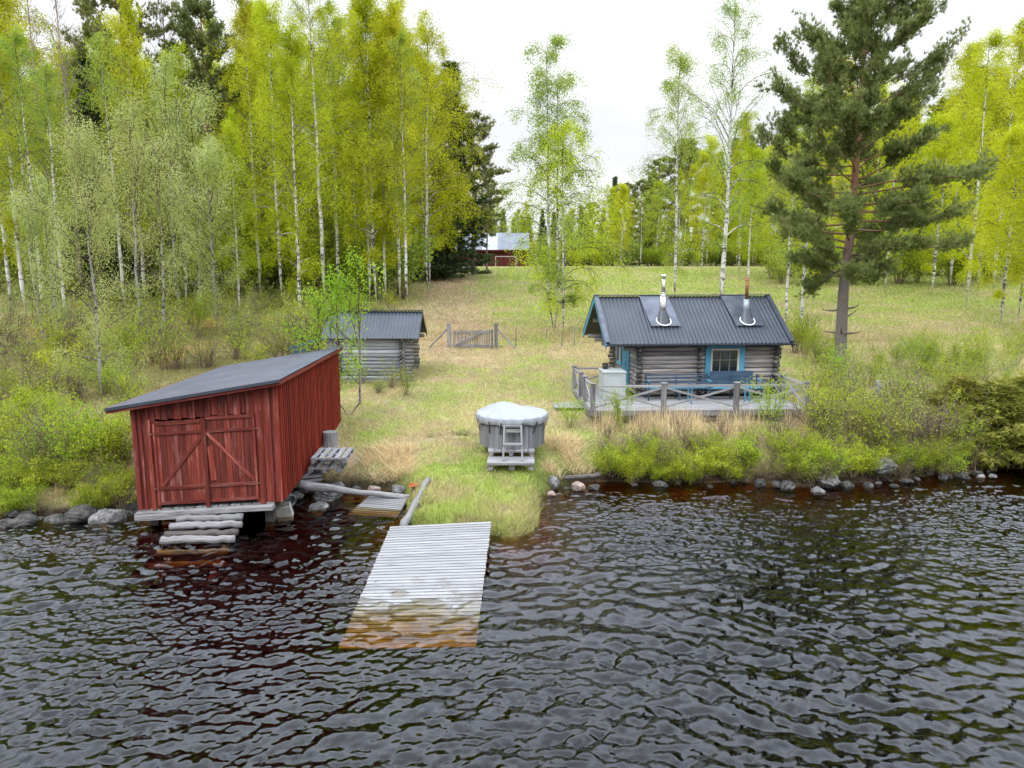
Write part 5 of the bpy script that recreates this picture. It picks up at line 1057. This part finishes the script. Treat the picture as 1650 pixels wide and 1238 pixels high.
zone(SH_t+SH_open+SH_pale, (-40, 690), (470, 530), 50, (1.2, 2.4), 'undergrowth bush among the left wood trunks', 'undergrowth in the left wood', 18, excl=lambda a, b: a > 655)
zone(SH_open+SH_t, (1225, 1330), (540, 590), 12, (1.0, 2.0), 'thin bush behind the cabin gable near the big boulder', 'thin bushes behind the cabin gable', 19)
zone(SH_open+SH, (-20, 230), (780, 830), 34, (.5, .95), 'small twiggy bush on the left water edge', 'small bushes at the left water edge', 20)
rows(FW, (-40, 655), (450, 485), 60, (330, 410), 'bushy young tree under the crowns of the left wood', 'young trees under the left wood', seed=44)
zone(SH_open, (535, 665), (606, 640), 7, (.5, 1.1), 'thin green bush against the wall of the small log shed', 'thin bushes by the small log shed', 23)
T(Proto(birch(5.2, 301, .2, 1.5, .07, 6000, stems=3, lm='leaf_rowan', bark='grey_bark', nb=26, up=1.15, droop=0, lean=.05, r0=.05, name='rowan', cat='rowan tree', spread=.12), 5.2), 562, 672, 430, label='young two-stemmed rowan with fresh green leaves in front of the log shed')
T(SH_green[0], 918, 690, h=1.05, label='rounded bright green bush between the tub and the terrace corner', wide=1.15)
T(SH_green[1], 1000, 700, h=1.7, label='thin bright green shoot growing up before the terrace left corner', wide=.6)
T(SH_green[0], 1240, 700, h=1.9, label='leafy young tree shoot before the right end of the terrace', wide=.7)
T(SH_t[0], 1320, 690, h=2.1, label='tall leafy shoot at the right corner of the terrace')
T(SH_green[1], 560, 520, h=2.2, label='bright green rowan bush above the small log shed roof', wide=1.1)
jun = lambda s, h: Proto(spruce(h, s, h*.62, nt=5200, nn=7, c0=.0, name='juniper', mats=('needle_juniper', 'spruce_bark'), L=.2, wd=.03), h)
J = [jun(401, 2.2)]
for px, py, h_, w_, nm in ((1600, 715, 1.9, 1.5, 'large olive-green juniper on the right bank'), (1660, 725, 2.3, 1.5, 'tallest olive-green juniper at the right photo edge'), (1545, 690, 1.6, 1.5, 'smaller juniper at the left foot of the large one')):
    o_ = T(J[0], px, py, h=h_, label=nm, wide=w_)
    if o_: o_['category'] = 'juniper bush'
# ---------------------------------------------------------------- grass: blades nobody could count
def blades(n, px, sel, hgt, wid, seed, lean=.35, tone=1.0, name='grass', colf=None, label='short mixed green and straw-coloured grass covering the meadow'):
    r = np.random.default_rng(seed); x, y = px(r, n); sd = shore_dist(x, y); k = sel(x, y, sd, r); x, y, sd = x[k], y[k], sd[k]; n = len(x); z = ground(x, y, sd)
    c = tones(x, y, sd) if colf is None else colf(x, y, r, n); h = hgt(x, y, r, n); w_ = wid(x, y, r, n); a = r.uniform(0, 6.28, n); l = r.normal(0, lean, (n, 2))*h[:, None]
    b = np.stack([np.cos(a), np.sin(a), np.zeros(n)], 1)*w_[:, None]*.5; p = np.stack([x, y, z-.01], 1); tip = p+np.stack([l[:, 0], l[:, 1], h], 1)
    V = np.stack([p-b, p+b, tip], 1).reshape(-1, 3); c = np.clip(c*(.75+.65*r.random(n))[:, None]*tone+r.normal(0, .012, (n, 3)), .01, 1)
    ob = cloud_mesh(name, V, 3, None, GRASS, None, c); tag(ob, label, 'grass', kind='stuff'); return ob
m, t, o = mat('grass_blades'); cc = attr(t, 'tone').outputs['Color']; d_ = t.nodes.new('ShaderNodeBsdfDiffuse'); tr_ = t.nodes.new('ShaderNodeBsdfTranslucent'); ms_ = t.nodes.new('ShaderNodeMixShader'); ms_.inputs[0].default_value = .4
t.links.new(cc, d_.inputs[0]); t.links.new(cc, tr_.inputs[0]); t.links.new(d_.outputs[0], ms_.inputs[1]); t.links.new(tr_.outputs[0], ms_.inputs[2]); t.links.new(ms_.outputs[0], o.inputs[0]); GRASS = m
def px_near(r, n): y = 15.4+(r.random(n)**1.6)*26; return (r.random(n)-.5)*(y*1.5)+.0, y
def px_far(r, n): y = 38+(r.random(n)**1.3)*52; return (r.random(n)-.42)*(y*1.5), y
ok = lambda x, y, sd, r: (sd > .03) & (fbm(x, y, .35, 81, 2) > .30) & ~((x > 2.2) & (x < 9.9) & (y > 23.2) & (y < 30)) & ~((x > -8) & (x < -4.1) & (y > 29) & (y < 31)) & ~((x > -9.3) & (x < -5.6) & (y < 23.3))
blades(430000, px_near, ok, lambda x, y, r, n: (.035+.07*r.random(n))*(1+y*.012)*(1+1.0*sst(-np.abs(x+.9)+1.8, 0, .3)*sst(y, 19, 17)), lambda x, y, r, n: .010+.0006*y+.006*r.random(n), 91, .55, 1.75)
blades(190000, px_far, lambda x, y, sd, r: sd > 1, lambda x, y, r, n: .07+.12*r.random(n), lambda x, y, r, n: .02+.0011*y, 92, .5, 1.6, 'meadow_grass', label='meadow grass on the rising field behind the cabin')
strawc = lambda x, y, r, n: np.array([.62, .49, .29])*(.6+.8*r.random(n))[:, None]*np.array([1, 1, 1])
def px_box(boxes):
    def f(r, n):
        i = r.integers(0, len(boxes), n); b = np.array(boxes)[i]; return b[:, 0]+(b[:, 1]-b[:, 0])*r.random(n), b[:, 2]+(b[:, 3]-b[:, 2])*r.random(n)
    return f
blades(7000, px_box([(2.6, 10.5, 21.2, 23.2), (2.9, 7, 21.0, 23.0), (10, 15.5, 21.0, 25)]), lambda x, y, sd, r: fbm(x, y, .7, 82, 2) > .45, lambda x, y, r, n: .35+.55*r.random(n), lambda x, y, r, n: .014+.006*r.random(n), 93, .16, 1, 'dry_reeds', strawc, 'dry straw-brown reeds standing on the bank below the terrace')
blades(21000, px_box([(-5.6, -2.8, 19.2, 20.6), (-12.5, -9.3, 17.5, 19.2), (.9, 2.6, 19.6, 21.5), (7, 15, 20.3, 23), (2.6, 10, 20.6, 22.6)]), lambda x, y, sd, r: (sd > .15) & (fbm(x, y, .8, 83, 3) > .47), lambda x, y, r, n: .12+.22*r.random(n), lambda x, y, r, n: .013+.004*r.random(n), 94, .9, 1.1, 'dead_grass', strawc, 'matted long dead grass hanging over the stony shore')
def tuft(box, n, seed, col=(.20, .36, .05), h=(.18, .4)):
    blades(n, px_box([box]), lambda x, y, sd, r: sd > .05, lambda x, y, r, n: h[0]+(h[1]-h[0])*r.random(n), lambda x, y, r, n: .012+.004*r.random(n), seed, .35, 1.5, 'grass_tuft', lambda x, y, r, n: np.array(col)*(.7+.6*r.random(n))[:, None], 'tufts of long fresh green grass on the shore')
